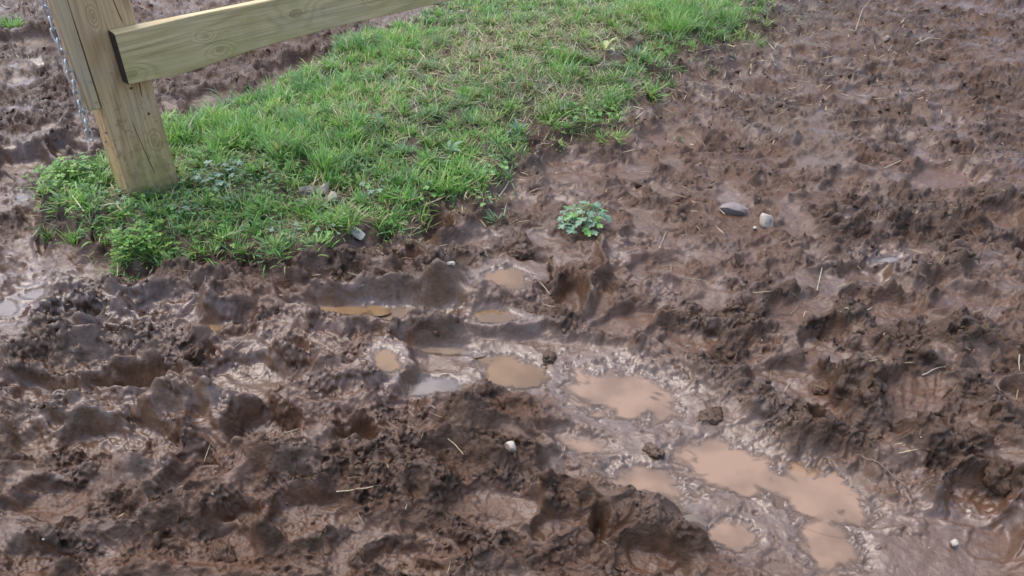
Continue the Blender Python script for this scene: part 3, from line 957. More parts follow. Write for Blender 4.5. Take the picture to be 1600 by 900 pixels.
stone("grass_stone", 521, 315, (.064, .048, .052), (-10, 20, 80), S_TAN, "angular tan stone in the bare hollow of the grass bank, rightmost of three", "stone", 13, (1, 1, 1), cuts=8, amp=.2)
stone("flat_stone", 560, 367, (.082, .034, .030), (12, 10, -38), S_PALE, "long greenish white stone at the front foot of the grass bank", "stone", 14, (1, 1, 1), cuts=6, amp=.18)
stone("pale_pebble", 797, 705, (.030, .026, .028), (0, 0, 0), S_WHITE, "muddy white pebble on the mud ridge below the middle puddles", "pebble", 15, (1, 1, 1), cuts=3, sink=.05)
stone("pale_pebble", 1384, 64, (.046, .036, .036), (0, 0, 0), S_WHITE, "bright white pebble on the far mud near the top edge", "pebble", 16, (1, 1, 1), cuts=3, sink=.1)
stone("pale_pebble", 1489, 853, (.018, .016, .018), (0, 0, 0), S_WHITE, "small white pebble on the smooth silt at lower right", "pebble", 17, (1, 1, 1), cuts=3, sink=.05)
stone("buried_stone", 1082, 822, (.060, .050, .030), (0, 0, 10), S_MUD, "rounded silt coated stone beside the small round puddle near the bottom", "stone", 18, (1, 1, 1), amp=.25, sink=.42, cuts=3)
stone("pale_chip", 706, 438, (.026, .016, .012), (0, 10, 15), S_WHITE, "small white chip on the mud left of the ochre puddle", "stone", 19, (1, 1, 1), cuts=5, sink=.1)

for i, (px, py, sx, sy, sz, lab) in enumerate([
    (972, 637, .070, .038, .034, "dark clod of mud lying in the lower edge of the largest puddle"),
    (1112, 650, .070, .050, .040, "dark crumbly clod on the silt right of the largest puddle"),
    (858, 559, .058, .040, .034, "brown clod at the right end of the orange brown puddle"),
    (1023, 706, .060, .046, .038, "crumbly clod on the upper bank of the milky puddle below the largest"),
    (812, 398, .085, .070, .075, "big torn lump of mud above the small ochre puddle"),
    (1285, 610, .060, .050, .050, "upright dark lump at the rim of the deep hoof hole"),
    (300, 560, .070, .060, .050, "knobbly lump of mud above the large hoof hollow at left"),
    (1560, 745, .080, .080, .070, "thick curled lump of mud at the right edge by the hoof hole"),
    (350, 868, .060, .050, .048, "rounded lump of mud near the bottom edge left of the middle")]):
    V_, F_ = lump(4, 40 + i, 0.55, 1.6, 0.42, (1, 1, 1), 0)
    V_ = V_ * np.array((sx, sy, sz * 0.8)) * 0.40
    me = mesh_arrays("mud_clod", V_, F_)
    p = on_ground(px, py)
    cg = sample(np.array([p.x]), np.array([p.y]), Cc)[0] * 0.85
    add_col(me, "col", np.repeat(cg[None], len(V_), 0)); add_float(me, "wet", np.full(len(V_), 0.35))
    o = obj("mud_clod", me, MUD, label=lab, cat="mud clod", group="larger lumps of mud", loc=(p.x, p.y, p.z - sz * 0.02))
    o.rotation_euler = (0.2 * i, 0.1 * i, 0.7 * i)

# ------------------------------------------------------------------ timber fence
AZ = math.radians(45.5)
Dv = Vector((math.sin(AZ), math.cos(AZ), 0)); Nv = Vector((math.cos(AZ), -math.sin(AZ), 0))     # along the rail; out of its front face
P0 = at(197, 290, 0.12)


def wood_material(name, axis, light, darkc, knots, algae, grey=0.25, cracks=()):
    """axis: 0 = grain along x, 2 = along z. knots: (along, across, radius). cracks: (along0, along1, across, slope)"""
    t = NT(name)
    tc = t.n("TexCoord")
    sep = t.n("SeparateXYZ"); t.l(tc.outputs["Object"], sep.inputs[0])
    al = sep.outputs[axis]; ac = sep.outputs[2 if axis == 0 else 0]; th = sep.outputs[1]
    st = (0.55, 5.0, 5.0) if axis == 0 else (5.0, 5.0, 0.55)
    mp = t.n("Mapping"); mp.inputs["Scale"].default_value = st; t.l(tc.outputs["Object"], mp.inputs[0])
    low = t.noise(mp.outputs[0], 1.6, 2, 0.45)
    val = low
    kn_dark = None
    for (ka, kc, kr) in knots:
        da = t.math('MULTIPLY', t.math('SUBTRACT', al, ka), 0.55)
        dc = t.math('SUBTRACT', ac, kc)
        d = t.math('SQRT', t.math('ADD', t.math('MULTIPLY', da, da), t.math('MULTIPLY', dc, dc)))
        swell = t.mrange(d, kr * 0.4, kr * 4.5, 0.22, 0.0)
        val = t.math('ADD', val, swell)
        core_ = t.mrange(d, kr * 0.35, kr * 0.8, 0.8, 0.0)
        rim_ = t.math('MULTIPLY', t.mrange(d, kr * 0.55, kr * 0.75, 0.0, 0.7), t.mrange(d, kr * 0.75, kr * 1.0, 1.0, 0.0))
        both = t.math('MAXIMUM', t.math('MULTIPLY', core_, 0.55), rim_)
        kn_dark = both if kn_dark is None else t.math('MAXIMUM', kn_dark, both)
    rings = t.math('SINE', t.math('MULTIPLY', val, 62.0))
    rings = t.mrange(rings, -1.0, 1.0, 0.0, 1.0, False)
    rings = t.math('POWER', rings, 2.2)
    st2 = (3.0, 160.0, 160.0) if axis == 0 else (160.0, 160.0, 3.0)
    mp2 = t.n("Mapping"); mp2.inputs["Scale"].default_value = st2; t.l(tc.outputs["Object"], mp2.inputs[0])
    fib = t.noise(mp2.outputs[0], 1.0, 4, 0.6)
    obn = t.noise(tc.outputs["Object"], 7.0, 4, 0.55)
    c = t.mix(t.math('MULTIPLY', rings, 0.8), light, darkc)
    c = t.mix(1.0, c, t.ramp(fib, [(0.25, (0.58, 0.56, 0.54)), (0.5, (0.98, 0.98, 0.98)), (0.8, (1.2, 1.19, 1.17))]), 'MULTIPLY')
    c = t.mix(t.mrange(obn, 0.45, 0.68, 0.0, grey * 0.8), c, (0.38, 0.335, 0.27))
    if kn_dark is not None:
        c = t.mix(kn_dark, c, (0.15, 0.095, 0.045))
    # green algae film: noisy streaks, heavier where asked
    an = t.noise(mp.outputs[0], 2.6, 4, 0.6)
    an2 = t.noise(tc.outputs["Object"], 5.5, 3, 0.55)
    am = t.mrange(t.math('ADD', t.math('MULTIPLY', an, 0.45), t.math('MULTIPLY', an2, 0.55)), algae[0], algae[1], 0.0, algae[2])
    if len(algae) > 3:
        am = t.math('MULTIPLY', am, t.mrange(sep.outputs[2], algae[3], algae[4], algae[5], algae[6]))
    spl = t.noise(tc.outputs["Object"], 38.0, 4, 0.65)          # mud splashed up from the ground
    sm_ = t.math('MULTIPLY', t.mrange(t.math('SUBTRACT', spl, t.math('MULTIPLY', sep.outputs[2], 0.35)), 0.42, 0.54), 0.5)
    if axis == 2:
        c = t.mix(sm_, c, (0.15, 0.10, 0.065))
    c = t.mix(am, c, (0.29, 0.265, 0.075))
    hgt = t.math('ADD', t.math('MULTIPLY', rings, 0.4), fib)
    crk = None
    wob = t.noise(mp.outputs[0], 3.0, 3, 0.5)
    for (a0, a1, x0, sl, wd) in cracks:
        line = t.math('ADD', x0, t.math('MULTIPLY', t.math('SUBTRACT', al, a0), sl))
        line = t.math('ADD', line, t.math('MULTIPLY', t.math('SUBTRACT', wob, 0.5), 0.02))
        d = t.math('ABSOLUTE', t.math('SUBTRACT', ac, line))
        m = t.mrange(d, wd * 0.5, wd, 1.0, 0.0)
        m = t.math('MULTIPLY', m, t.math('MULTIPLY', t.mrange(al, a0, a0 + 0.02), t.mrange(al, a1 - 0.02, a1, 1.0, 0.0)))
        crk = m if crk is None else t.math('MAXIMUM', crk, m)
    if crk is not None:
        c = t.mix(t.math('MULTIPLY', crk, 0.85), c, (0.045, 0.03, 0.02))
        hgt = t.math('SUBTRACT', hgt, t.math('MULTIPLY', crk, 2.0))
    t.set("Base Color", c); t.set("Roughness", 0.62); t.set("Specular IOR Level", 0.3)
    t.set("Normal", t.bump(hgt, 0.6, 0.003))
    return t.m


LIGHT = (0.56, 0.415, 0.225); DARK = (0.33, 0.215, 0.10)
W_POST = wood_material("post_timber", 2, (0.51, 0.345, 0.18), (0.36, 0.225, 0.11), [(0.665, 0.055, 0.006), (0.24, 0.13, 0.007)], (0.42, 0.60, 0.65, 0.08, 0.34, 1.0, 0.0), 0.35,
                       cracks=[(0.12, 0.33, 0.098, -0.10, 0.0015), (0.385, 0.455, 0.125, 0.1, 0.0024), (0.62, 0.78, 0.135, -0.12, 0.0022)])
W_RAIL = wood_material("rail_timber", 0, (0.53, 0.41, 0.215), (0.43, 0.32, 0.155), [(0.70, 0.555, 0.016), (0.40, 0.497, 0.009), (0.10, 0.49, 0.012), (1.03, 0.545, 0.007), (0.36, 0.55, 0.006)],
                       (0.42, 0.64, 0.45), 0.3)
W_BOARD = wood_material("board_timber", 2, (0.46, 0.34, 0.20), (0.25, 0.16, 0.085), [], (0.55, 0.75, 0.4), 0.45)


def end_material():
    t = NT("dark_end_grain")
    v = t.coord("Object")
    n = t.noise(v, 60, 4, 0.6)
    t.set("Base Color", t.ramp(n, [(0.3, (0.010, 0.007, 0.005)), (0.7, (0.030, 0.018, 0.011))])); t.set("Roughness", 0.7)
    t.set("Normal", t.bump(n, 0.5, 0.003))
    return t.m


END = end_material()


def timber(name, x0, x1, y0, y1, z0, z1, axis, mat, parent, seed=0, wob=0.003, shape=None, end=None):
    """sawn baulk: subdivided box with softened arrises and slightly uneven faces, local x along the rail, y back, z up"""
    L = (x1 - x0, y1 - y0, z1 - z0)
    nl_ = max(6, int(L[axis] / 0.03))
    cross = [a for a in range(3) if a != axis]
    # rounded section profile
    a_, b_ = cross
    r = 0.0045
    prof = []
    for (sx, sy, start) in ((1, 1, 0), (-1, 1, 90), (-1, -1, 180), (1, -1, 270)):
        for k in range(3):
            t = math.radians(start + 45 * k)
            prof.append((sx * (L[a_] / 2 - r) + r * math.cos(t), sy * (L[b_] / 2 - r) + r * math.sin(t)))
    V, F = [], []
    ctr = ((x0 + x1) / 2, (y0 + y1) / 2, (z0 + z1) / 2)
    lo = (x0, y0, z0)[axis]
    n = len(prof)
    rings = [0.0, 0.003] + [L[axis] * i / nl_ for i in range(1, nl_)] + [L[axis] - 0.003, L[axis]]
    for s in rings:
        ins = 0.0025 if s in (rings[0], rings[-1]) else 0.0
        for (pa, pb) in prof:
            c = [0, 0, 0]
            c[axis] = lo + s
            ka = 1 - ins / (L[a_] / 2); kb = 1 - ins / (L[b_] / 2)
            wv = Vector((s * 3.0 + seed * 9, pa * 14, pb * 14))
            c[a_] = ctr[a_] + pa * ka + wob * mnoise.noise(wv)
            c[b_] = ctr[b_] + pb * kb + wob * mnoise.noise(wv + Vector((31, 7, 3)))
            if shape:
                c = shape(c, pa / (L[a_] / 2), pb / (L[b_] / 2), s)
            V.append(c)
    for j in range(len(rings) - 1):
        for i in range(n):
            i2 = (i + 1) % n
            F.append((j * n + i, j * n + i2, (j + 1) * n + i2, (j + 1) * n + i))
    me = bpy.data.meshes.new(name)
    caps = [tuple(range(n))[::-1], tuple(range((len(rings) - 1) * n, len(rings) * n))]
    me.from_pydata(V, [], F + caps)
    me.materials.append(mat)
    if end is not None:
        me.materials.append(end)
        me.polygons[len(F)].material_index = 1
        for k in range(n):
            me.polygons[k].material_index = 1
    me.update()
    import bmesh
    bm = bmesh.new(); bm.from_mesh(me); bmesh.ops.recalc_face_normals(bm, faces=bm.faces); bm.to_mesh(me); bm.free()
    return obj(name, me, None, parent)


fence = obj("wooden_fence", None, label="weathered timber gatepost with a thick horizontal rail at the upper left", cat="fence", loc=(P0.x, P0.y, 0))
fence.rotation_euler = (0, 0, math.pi / 2 - AZ)
fence.empty_display_size = 0.1
gpost = gz(P0.x, P0.y)
timber("post", 0.0, 0.172, 0.0, 0.105, -0.25, 1.25, 2, W_POST, fence, 1, 0.005)
timber("stop_board", -0.040, 0.004 - 0.006, -0.003, 0.062, 0.392, 1.25, 2, W_BOARD, fence, 2, 0.002)


def wane(c, ta, tb, s):
    # underside of the rail wanders: a sawn edge with wane
    if tb < 0:
        c[2] += 0.012 * math.exp(-((s - 0.72) / 0.35) ** 2) - 0.010 * math.exp(-((s - 0.20) / 0.2) ** 2) + 0.006 * mnoise.noise(Vector((s * 2.2, 3, 1)))
    return c


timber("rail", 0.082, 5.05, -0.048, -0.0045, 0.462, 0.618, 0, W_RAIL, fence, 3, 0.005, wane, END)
timber("post", 4.85, 5.02, 0.0, 0.105, -0.25, 1.25, 2, W_POST, fence, 4, 0.0025)
t_nail = NT("rusty_nail"); t_nail.set("Base Color", t_nail.ramp(t_nail.noise(t_nail.coord(), 300, 3), [(0.3, (0.02, 0.014, 0.01)), (0.7, (0.07, 0.04, 0.02))])); t_nail.set("Roughness", 0.6)
for (x, y, z, ax) in ((0.0, 0.030, 0.30, 'x'), (0.0, 0.060, 0.26, 'x'), (0.135, 0.0, 0.335, 'y'), (0.103, 0.0, 0.43, 'y')):
    vs_, fs_ = [], []
    n = 10
    for k in range(2):
        for i in range(n):
            t = 2 * math.pi * i / n; rr_ = 0.0042 if k == 0 else 0.003
            vs_.append((0.0 if k == 0 else -0.0016, rr_ * math.cos(t), rr_ * math.sin(t)) if ax == 'x' else (rr_ * math.cos(t), 0.0 if k == 0 else -0.0016, rr_ * math.sin(t)))
    fs_ = [(i, (i + 1) % n, n + (i + 1) % n, n + i) for i in range(n)] + [tuple(range(n, 2 * n))]
    me = bpy.data.meshes.new("nail"); me.from_pydata(vs_, [], fs_); me.update()
    obj("nail", me, t_nail.m, fence, loc=(x - (0.002 if ax == 'x' else 0), y - (0.002 if ax == 'y' else 0), z))

# ------------------------------------------------------------------ galvanised chain hanging beside the post
t = NT("galvanised_steel")
v = t.coord("Object")
n = t.noise(v, 220, 4, 0.6)
t.set("Base Color", t.ramp(n, [(0.3, (0.38, 0.375, 0.36)), (0.7, (0.66, 0.65, 0.63))])); t.set("Metallic", 0.6); t.set("Roughness", 0.38)
t.set("Normal", t.bump(n, 0.2, 0.001))
ZINC = t.m


def link_mesh():
    wr, hw, hl = 0.0032, 0.0085, 0.0110        # wire radius, half width of the bend centre line, half straight length
    path = []
    for k in range(9):
        a = math.pi * k / 8
        path.append((hw * math.cos(a), hl + hw * math.sin(a)))
    for k in range(9):
        a = math.pi + math.pi * k / 8
        path.append((hw * math.cos(a), -hl + hw * math.sin(a)))
    V, F = [], []
    n, m = len(path), 8
    for i in range(n):
        x, z = path[i]; xa, za = path[i - 1]; xb, zb = path[(i + 1) % n]
        tx, tz = xb - xa, zb - za; L = math.hypot(tx, tz); nx, nz = tz / L, -tx / L
        for j in range(m):
            a = 2 * math.pi * j / m
            V.append((x + nx * wr * math.cos(a), wr * math.sin(a), z + nz * wr * math.cos(a)))
    for i in range(n):
        for j in range(m):
            F.append((i * m + j, i * m + (j + 1) % m, ((i + 1) % n) * m + (j + 1) % m, ((i + 1) % n) * m + j))
    return mesh_arrays("link", V, F)


LINK = link_mesh()
LINK.materials.append(ZINC)
cz0 = 0.30
cpt = at(139, 220, cz0)
# hang in front of the board's outer side
chain_pos = P0 - Dv * 0.055 - Nv * 0.02
chain = obj("hanging_chain", None, label="galvanised steel chain hanging down the left side of the gatepost", cat="chain", loc=(chain_pos.x, chain_pos.y, 0.30))
chain.empty_display_size = 0.05
for k in range(31):
    o = obj("link", LINK, None, chain)
    sway = 0.006 * math.sin(k * 0.35)
    o.location = (sway * 0.5, sway * 0.4, 0.012 + k * 0.0318)
    o.rotation_euler = (0.06 * math.sin(k * 1.7), 0.05 * math.cos(k * 2.3), math.radians(12) + (math.pi / 2 if k % 2 else 0) + 0.22 * math.sin(k * 1.3))

# ------------------------------------------------------------------ grass, clover and litter
BLADE = leaf_material("grass_blade", 0.33, 0.42)
CLOV = leaf_material("clover_leaf", 0.5, 0.3)


def blades(base, head, length, width, phi0, bend, c0, c1):
    """arrays of n blades -> vertices (n*7), triangles, colours"""
    n = len(base)
    ts = np.array([0.0, 0.38, 0.74, 1.0]); wp = np.array([0.75, 1.0, 0.68, 0.0])
    pos = [base.copy()]
    cur = base.copy()
    for k in range(3):
        tm = (ts[k] + ts[k + 1]) / 2; dl = (ts[k + 1] - ts[k]) * length
        ph = phi0 + bend * tm
        stepv = np.stack([np.cos(head) * np.sin(ph), np.sin(head) * np.sin(ph), np.cos(ph)], -1) * dl[:, None]
        cur = cur + stepv
        pos.append(cur.copy())
    tw = head + math.pi / 2 + rng.normal(0, 0.5, n)
    sv = np.stack([np.cos(tw), np.sin(tw), rng.normal(0, 0.25, n)], -1)
    V = np.zeros((n, 7, 3)); C_ = np.zeros((n, 7, 3))
    for k in range(3):
        V[:, 2 * k] = pos[k] - sv * (width * wp[k] / 2)[:, None]; V[:, 2 * k + 1] = pos[k] + sv * (width * wp[k] / 2)[:, None]
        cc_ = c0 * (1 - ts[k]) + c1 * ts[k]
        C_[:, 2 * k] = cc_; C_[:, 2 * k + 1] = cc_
    V[:, 6] = pos[3]; C_[:, 6] = c1
    T = np.array([[0, 1, 3], [0, 3, 2], [2, 3, 5], [2, 5, 4], [4, 5, 6]])
    F_ = (np.arange(n)[:, None, None] * 7 + T[None]).reshape(-1, 3)
    return V.reshape(-1, 3), F_, C_.reshape(-1, 3)


def merge(parts):
    Vs, Fs, Cs = [], [], []
    off = 0
    for v, f, c in parts:
        Vs.append(v); Fs.append(f + off); Cs.append(c); off += len(v)
    return np.concatenate(Vs), np.concatenate(Fs), np.concatenate(Cs)


def pick(weight, n):
    W = (weight * (mpp[:, None] ** 2.2))[r_lo:r_hi, c_lo:c_hi].astype(np.float64)
    p = np.clip(W, 0, None).ravel(); p /= p.sum()
    idx = rng.choice(len(p), n, p=p)
    rr = idx // (c_hi - c_lo) + r_lo; cc = idx % (c_hi - c_lo) + c_lo
    return rr, cc


def lblob(px, py, rx, ry, ang=0):
    q = lift(px, py, MZ)
    return blob(q[0], q[1], rx, ry, ang)


# bare and straw-matted places on the bank
bare = lblob(498, 312, 34, 16) + 0.7 * lblob(690, 125, 30, 14) + 0.6 * lblob(545, 345, 26, 12) + 0.9 * lblob(955, 90, 36, 16) + 0.7 * lblob(830, 200, 60, 14) + 0.8 * lblob(990, 70, 40, 14) + 0.5 * lblob(640, 225, 24, 12)
bare = np.clip(bare + 0.9 * sstep(0.12, 0.42, fbm(X / 0.11, Y / 0.11, 3, 811)), 0, 1)
strawy = np.clip(lblob(740, 90, 110, 36) + lblob(900, 60, 110, 36) + lblob(850, 150, 110, 30) + 0.6 * lblob(620, 180, 90, 40) + 0.7 * lblob(1200, 30, 60, 26), 0, 1)
lush = np.clip(lblob(480, 230, 110, 40) + lblob(330, 215, 80, 26) + lblob(600, 80, 80, 26) + lblob(1060, 30, 110, 24) + 0.8 * lblob(500, 150, 110, 26) + 0.7 * lblob(660, 290, 60, 20) + 0.6 * lblob(860, 110, 50, 20), 0, 1)
cloverz = np.clip(lblob(110, 280, 60, 26) + lblob(230, 350, 110, 40) + lblob(380, 300, 90, 40) + 0.6 * lblob(600, 280, 110, 30) + 0.4 * lblob(920, 180, 50, 20), 0, 1)
stray = 0.10 * np.exp(-((SD + 22) / 20) ** 2) * sstep(0.05, 0.35, fbm(X / 0.07, Y / 0.07, 2, 826))
gdens = stray + sstep(-18, 14, SD + 26 * fbm(X / 0.10, Y / 0.10, 3, 823)) * (1 - 0.95 * bare) * (0.15 + 0.85 * sstep(-0.2, 0.35, fbm(X / 0.09, Y / 0.09, 3, 821))) * (0.55 + 0.7 * lush) * (1 - 0.35 * cloverz)

GREENS = np.array([[0.18, 0.39, 0.08], [0.22, 0.44, 0.09], [0.13, 0.29, 0.08], [0.32, 0.47, 0.14], [0.22, 0.38, 0.19]])
DRY = np.array([[0.50, 0.41, 0.25], [0.40, 0.31, 0.17], [0.60, 0.52, 0.36], [0.31, 0.23, 0.13]])
parts = []
NT_ = 2500
rr, cc = pick(gdens, NT_)
tuft_lush = lush[rr, cc]; tuft_dry = strawy[rr, cc]
cnt = rng.integers(16, 40, NT_)
tid = np.repeat(np.arange(NT_), cnt)
n = len(tid)
cen = np.stack([XX[rr, cc], YY[rr, cc], ZZ[rr, cc]], -1)
rad = np.abs(rng.normal(0, 0.016, n)); ang = rng.uniform(0, 2 * math.pi, n)
b = cen[tid] + np.stack([rad * np.cos(ang), rad * np.sin(ang), np.zeros(n)], -1)
b[:, 2] = sample(b[:, 0], b[:, 1]) - 0.004
tl = (0.034 + 0.045 * rng.random(NT_) ** 1.5 + 0.035 * tuft_lush)[tid] * rng.uniform(0.55, 1.2, n)
theading = rng.uniform(0, 2 * math.pi, NT_)
head = np.where(rng.random(n) < 0.55, ang + rng.normal(0, 0.5, n), theading[tid] + rng.normal(0, 0.6, n))
phi0 = np.clip(0.15 + rad / 0.016 * 0.22 + rng.normal(0, 0.22, n) + 0.55 * (1 - tuft_lush[tid]) * rng.random(NT_)[tid], 0, 1.35)
bend = np.abs(rng.normal(0.75, 0.5, n))
wd = rng.uniform(0.0028, 0.0062, n)
gi = rng.integers(0, 5, NT_)
c1 = GREENS[gi][tid] * rng.uniform(0.75, 1.3, (n, 1))
dry = rng.random(n) < (0.05 + 0.32 * tuft_dry[tid])
c1[dry] = DRY[rng.integers(0, 4, dry.sum())]
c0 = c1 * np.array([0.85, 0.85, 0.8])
c0[rng.random(n) < 0.25] = np.array([0.30, 0.27, 0.12])
parts.append(blades(b, head, tl, wd, phi0, bend, c0, c1))
# short turf between the tufts
rr, cc = pick(sstep(-6, 12, SD + 22 * fbm(X / 0.08, Y / 0.08, 2, 824)) * (1 - 0.85 * bare), 26000)
n = len(rr)
b = np.stack([XX[rr, cc], YY[rr, cc], ZZ[rr, cc] - 0.003], -1) + np.concatenate([rng.normal(0, 0.003, (n, 2)), np.zeros((n, 1))], 1)
c1 = GREENS[rng.integers(0, 5, n)] * rng.uniform(0.6, 1.2, (n, 1))
dry = rng.random(n) < (0.16 + 0.4 * strawy[rr, cc] + 0.4 * bare[rr, cc])
c1[dry] = DRY[rng.integers(0, 4, dry.sum())] * rng.uniform(0.6, 1.0, (dry.sum(), 1))
ph = np.where(dry, rng.uniform(1.1, 1.5, n), np.abs(rng.normal(0.6, 0.35, n)))
parts.append(blades(b, rng.uniform(0, 2 * math.pi, n), rng.uniform(0.018, 0.05, n), rng.uniform(0.002, 0.004, n), ph, np.where(dry, rng.uniform(0, 0.3, n), rng.uniform(0.2, 1.0, n)), c1 * 0.85, c1))
# pale flattened thatch
rr, cc = pick(sstep(-10, 14, SD) * (0.12 + strawy + 0.5 * bare), 3800)
n = len(rr)
b = np.stack([XX[rr, cc], YY[rr, cc], ZZ[rr, cc] + rng.uniform(0.002, 0.03, n)], -1)
c1 = DRY[rng.integers(0, 4, n)] * rng.uniform(0.7, 1.15, (n, 1))
parts.append(blades(b, rng.uniform(0, 2 * math.pi, n), rng.uniform(0.03, 0.11, n), rng.uniform(0.002, 0.0042, n), rng.uniform(1.15, 1.6, n), rng.normal(0, 0.4, n), c1 * 0.9, c1))
# thin sparse sprigs outside the bank
sp = 0.9 * np.exp(-((SD + 10) / 16) ** 2) * (SD < 0) * (0.3 + sstep(0.0, 0.4, fbm(X / 0.07, Y / 0.07, 2, 841))) + 0.8 * blob(1150, 75, 70, 16) + 0.6 * blob(1250, 40, 60, 20)
rr, cc = pick(sp, 1800)
n = len(rr)
b = np.stack([XX[rr, cc], YY[rr, cc], ZZ[rr, cc] - 0.002], -1)
c1 = GREENS[rng.integers(0, 5, n)] * rng.uniform(0.6, 1.1, (n, 1))
dry = rng.random(n) < 0.55
c1[dry] = DRY[rng.integers(0, 4, dry.sum())] * 0.8
ph = np.where(dry, rng.uniform(1.0, 1.5, n), np.abs(rng.normal(0.6, 0.3, n)))
parts.append(blades(b, rng.uniform(0, 2 * math.pi, n), rng.uniform(0.02, 0.06, n), rng.uniform(0.0018, 0.0032, n), ph, rng.uniform(0, 0.5, n), c1 * 0.85, c1))
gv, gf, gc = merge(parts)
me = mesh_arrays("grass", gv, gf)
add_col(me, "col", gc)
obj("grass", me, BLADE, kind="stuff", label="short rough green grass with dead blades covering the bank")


def leaflets(base, tip, side, wmax, col_, notch=True):
    """flat leaflets, 6 vertices each: base, two shoulders, two lobes, notch"""
    n = len(base)
    ax = tip - base
    V = np.zeros((n, 6, 3))
    s = side * wmax[:, None]
    V[:, 0] = base
    V[:, 1] = base + ax * 0.55 - s * 0.5; V[:, 2] = base + ax * 0.98 - s * 0.32
    V[:, 3] = base + ax * (0.9 if notch else 1.12)
    V[:, 4] = base + ax * 0.98 + s * 0.32; V[:, 5] = base + ax * 0.55 + s * 0.5
    V[:, 3, 2] -= 0.12 * wmax; V[:, 0, 2] -= 0.08 * wmax
    T = np.array([[0, 3, 1], [1, 3, 2], [0, 5, 3], [5, 4, 3]])
    F_ = (np.arange(n)[:, None, None] * 6 + T[None]).reshape(-1, 3)
    return V.reshape(-1, 3), F_, np.repeat(col_, 6, 0)


def clover_parts(rr, cc, hmin, hmax, smin, smax, pal):
    n = len(rr)
    b = np.stack([XX[rr, cc], YY[rr, cc], ZZ[rr, cc] - 0.002], -1)
    hh = rng.uniform(hmin, hmax, n)
    lean = rng.normal(0, 0.012, (n, 2))
    top = b + np.concatenate([lean, hh[:, None]], 1)
    sz = rng.uniform(smin, smax, n)
    colr = pal[rng.integers(0, len(pal), n)] * rng.uniform(0.75, 1.25, (n, 1))
    out = []
    a0 = rng.uniform(0, 2 * math.pi, n)
    tx = rng.normal(0, 0.25, n); ty = rng.normal(-0.15, 0.25, n)
    for k in range(3):
        a = a0 + k * 2 * math.pi / 3 + rng.normal(0, 0.12, n)
        d = np.stack([np.cos(a), np.sin(a), tx * np.cos(a) + ty * np.sin(a)], -1)
        s = np.stack([-np.sin(a), np.cos(a), -tx * np.sin(a) + ty * np.cos(a)], -1)
        out.append(leaflets(top, top + d * sz[:, None], s, sz * 1.05, colr * rng.uniform(0.9, 1.1, (n, 1))))
    head = np.arctan2(lean[:, 1], lean[:, 0])
    L = np.linalg.norm(top - b, axis=1)
    out.append(blades(b, head, L, np.full(n, 0.0014), np.arctan2(np.linalg.norm(lean, axis=1), hh), np.zeros(n), colr * 0.8 + 0.03, colr))
    return out


CLV = np.array([[0.085, 0.20, 0.040], [0.12, 0.245, 0.045], [0.17, 0.29, 0.05], [0.07, 0.155, 0.045], [0.11, 0.20, 0.085]])
parts = []
rr, cc = pick(cloverz * sstep(-6, 8, SD) * (1 - 0.7 * bare) * (0.3 + 0.7 * sstep(-0.2, 0.3, fbm(X / 0.06, Y / 0.06, 2, 861))), 1900)
parts += clover_parts(rr, cc, 0.008, 0.045, 0.0045, 0.0105, CLV)
rr, cc = pick(lblob(210, 388, 36, 13) * sstep(-14, 2, SD) + 0.6 * lblob(105, 280, 36, 18), 420)
parts += clover_parts(rr, cc, 0.02, 0.06, 0.008, 0.013, CLV[:3] * 1.1)
cv, cf, ccl = merge(parts)
me = mesh_arrays("clover", cv, cf)
add_col(me, "col", ccl)
obj("clover", me, CLOV, kind="stuff", label="low green clover growing round the post and along the bank edge")

# dead stems and straw bits
parts = []
lit = (0.22 - 0.17 * sstep(420, 620, PY)) * (1 - flat) * (1 - sstep(0.3, 0.8, WETP)) + 1.2 * blob(1180, 100, 220, 70) + 0.8 * blob(1400, 120, 220, 120) + 2.2 * np.exp(-((SD + 12) / 40) ** 2) * (PX > 620) + 0.8 * strawy + 0.3 * blob(1450, 500, 200, 150) + 0.08 * clodzone
rr, cc = pick(lit, 3800)
n = len(rr)
b = np.stack([XX[rr, cc], YY[rr, cc], ZZ[rr, cc] + rng.uniform(0.004, 0.016, n)], -1)
c1 = DRY[rng.integers(0, 4, n)] * rng.uniform(0.4, 1.05, (n, 1))
parts.append(blades(b, rng.uniform(0, 2 * math.pi, n), rng.uniform(0.015, 0.075, n) * rng.uniform(0.4, 1, n) * (0.75 + 0.12 * b[:, 1]), rng.uniform(0.0014, 0.0036, n) * (0.4 + 0.32 * b[:, 1]), rng.uniform(1.1, 1.62, n), rng.normal(0.0, 0.25, n), c1 * 0.8, c1))
sv_, sf_, sc_ = merge(parts)
me = mesh_arrays("straw_litter", sv_, sf_)
add_col(me, "col", sc_)
obj("straw_litter", me, BLADE, kind="stuff", label="fine dead grass stems and straw bits littering the mud")

# ------------------------------------------------------------------ single straws and twigs
STRAW = straw_material("dry_straw", (0.40, 0.33, 0.21)); TWIG = straw_material("dark_twig", (0.17, 0.12, 0.085))


def tube(name, pts, r0, r1, mat, sides=6, **kw):
    pts = [Vector(p) for p in pts]
    V, F = [], []
    n = len(pts)
    for i, p in enumerate(pts):
        d = (pts[min(i + 1, n - 1)] - pts[max(i - 1, 0)]).normalized()
        a = d.cross(Vector((0, 0, 1)))
        a = a.normalized() if a.length > 1e-4 else Vector((1, 0, 0))
        b_ = d.cross(a)
        r = r0 + (r1 - r0) * i / (n - 1)
        for k in range(sides):
            t_ = 2 * math.pi * k / sides
            V.append((p + (a * math.cos(t_) + b_ * math.sin(t_)) * r)[:])
    for i in range(n - 1):
        for k in range(sides):
            k2 = (k + 1) % sides
            F.append((i * sides + k, i * sides + k2, (i + 1) * sides + k2, (i + 1) * sides + k))
    return obj(name, mesh_arrays(name, V, F), mat, **kw)


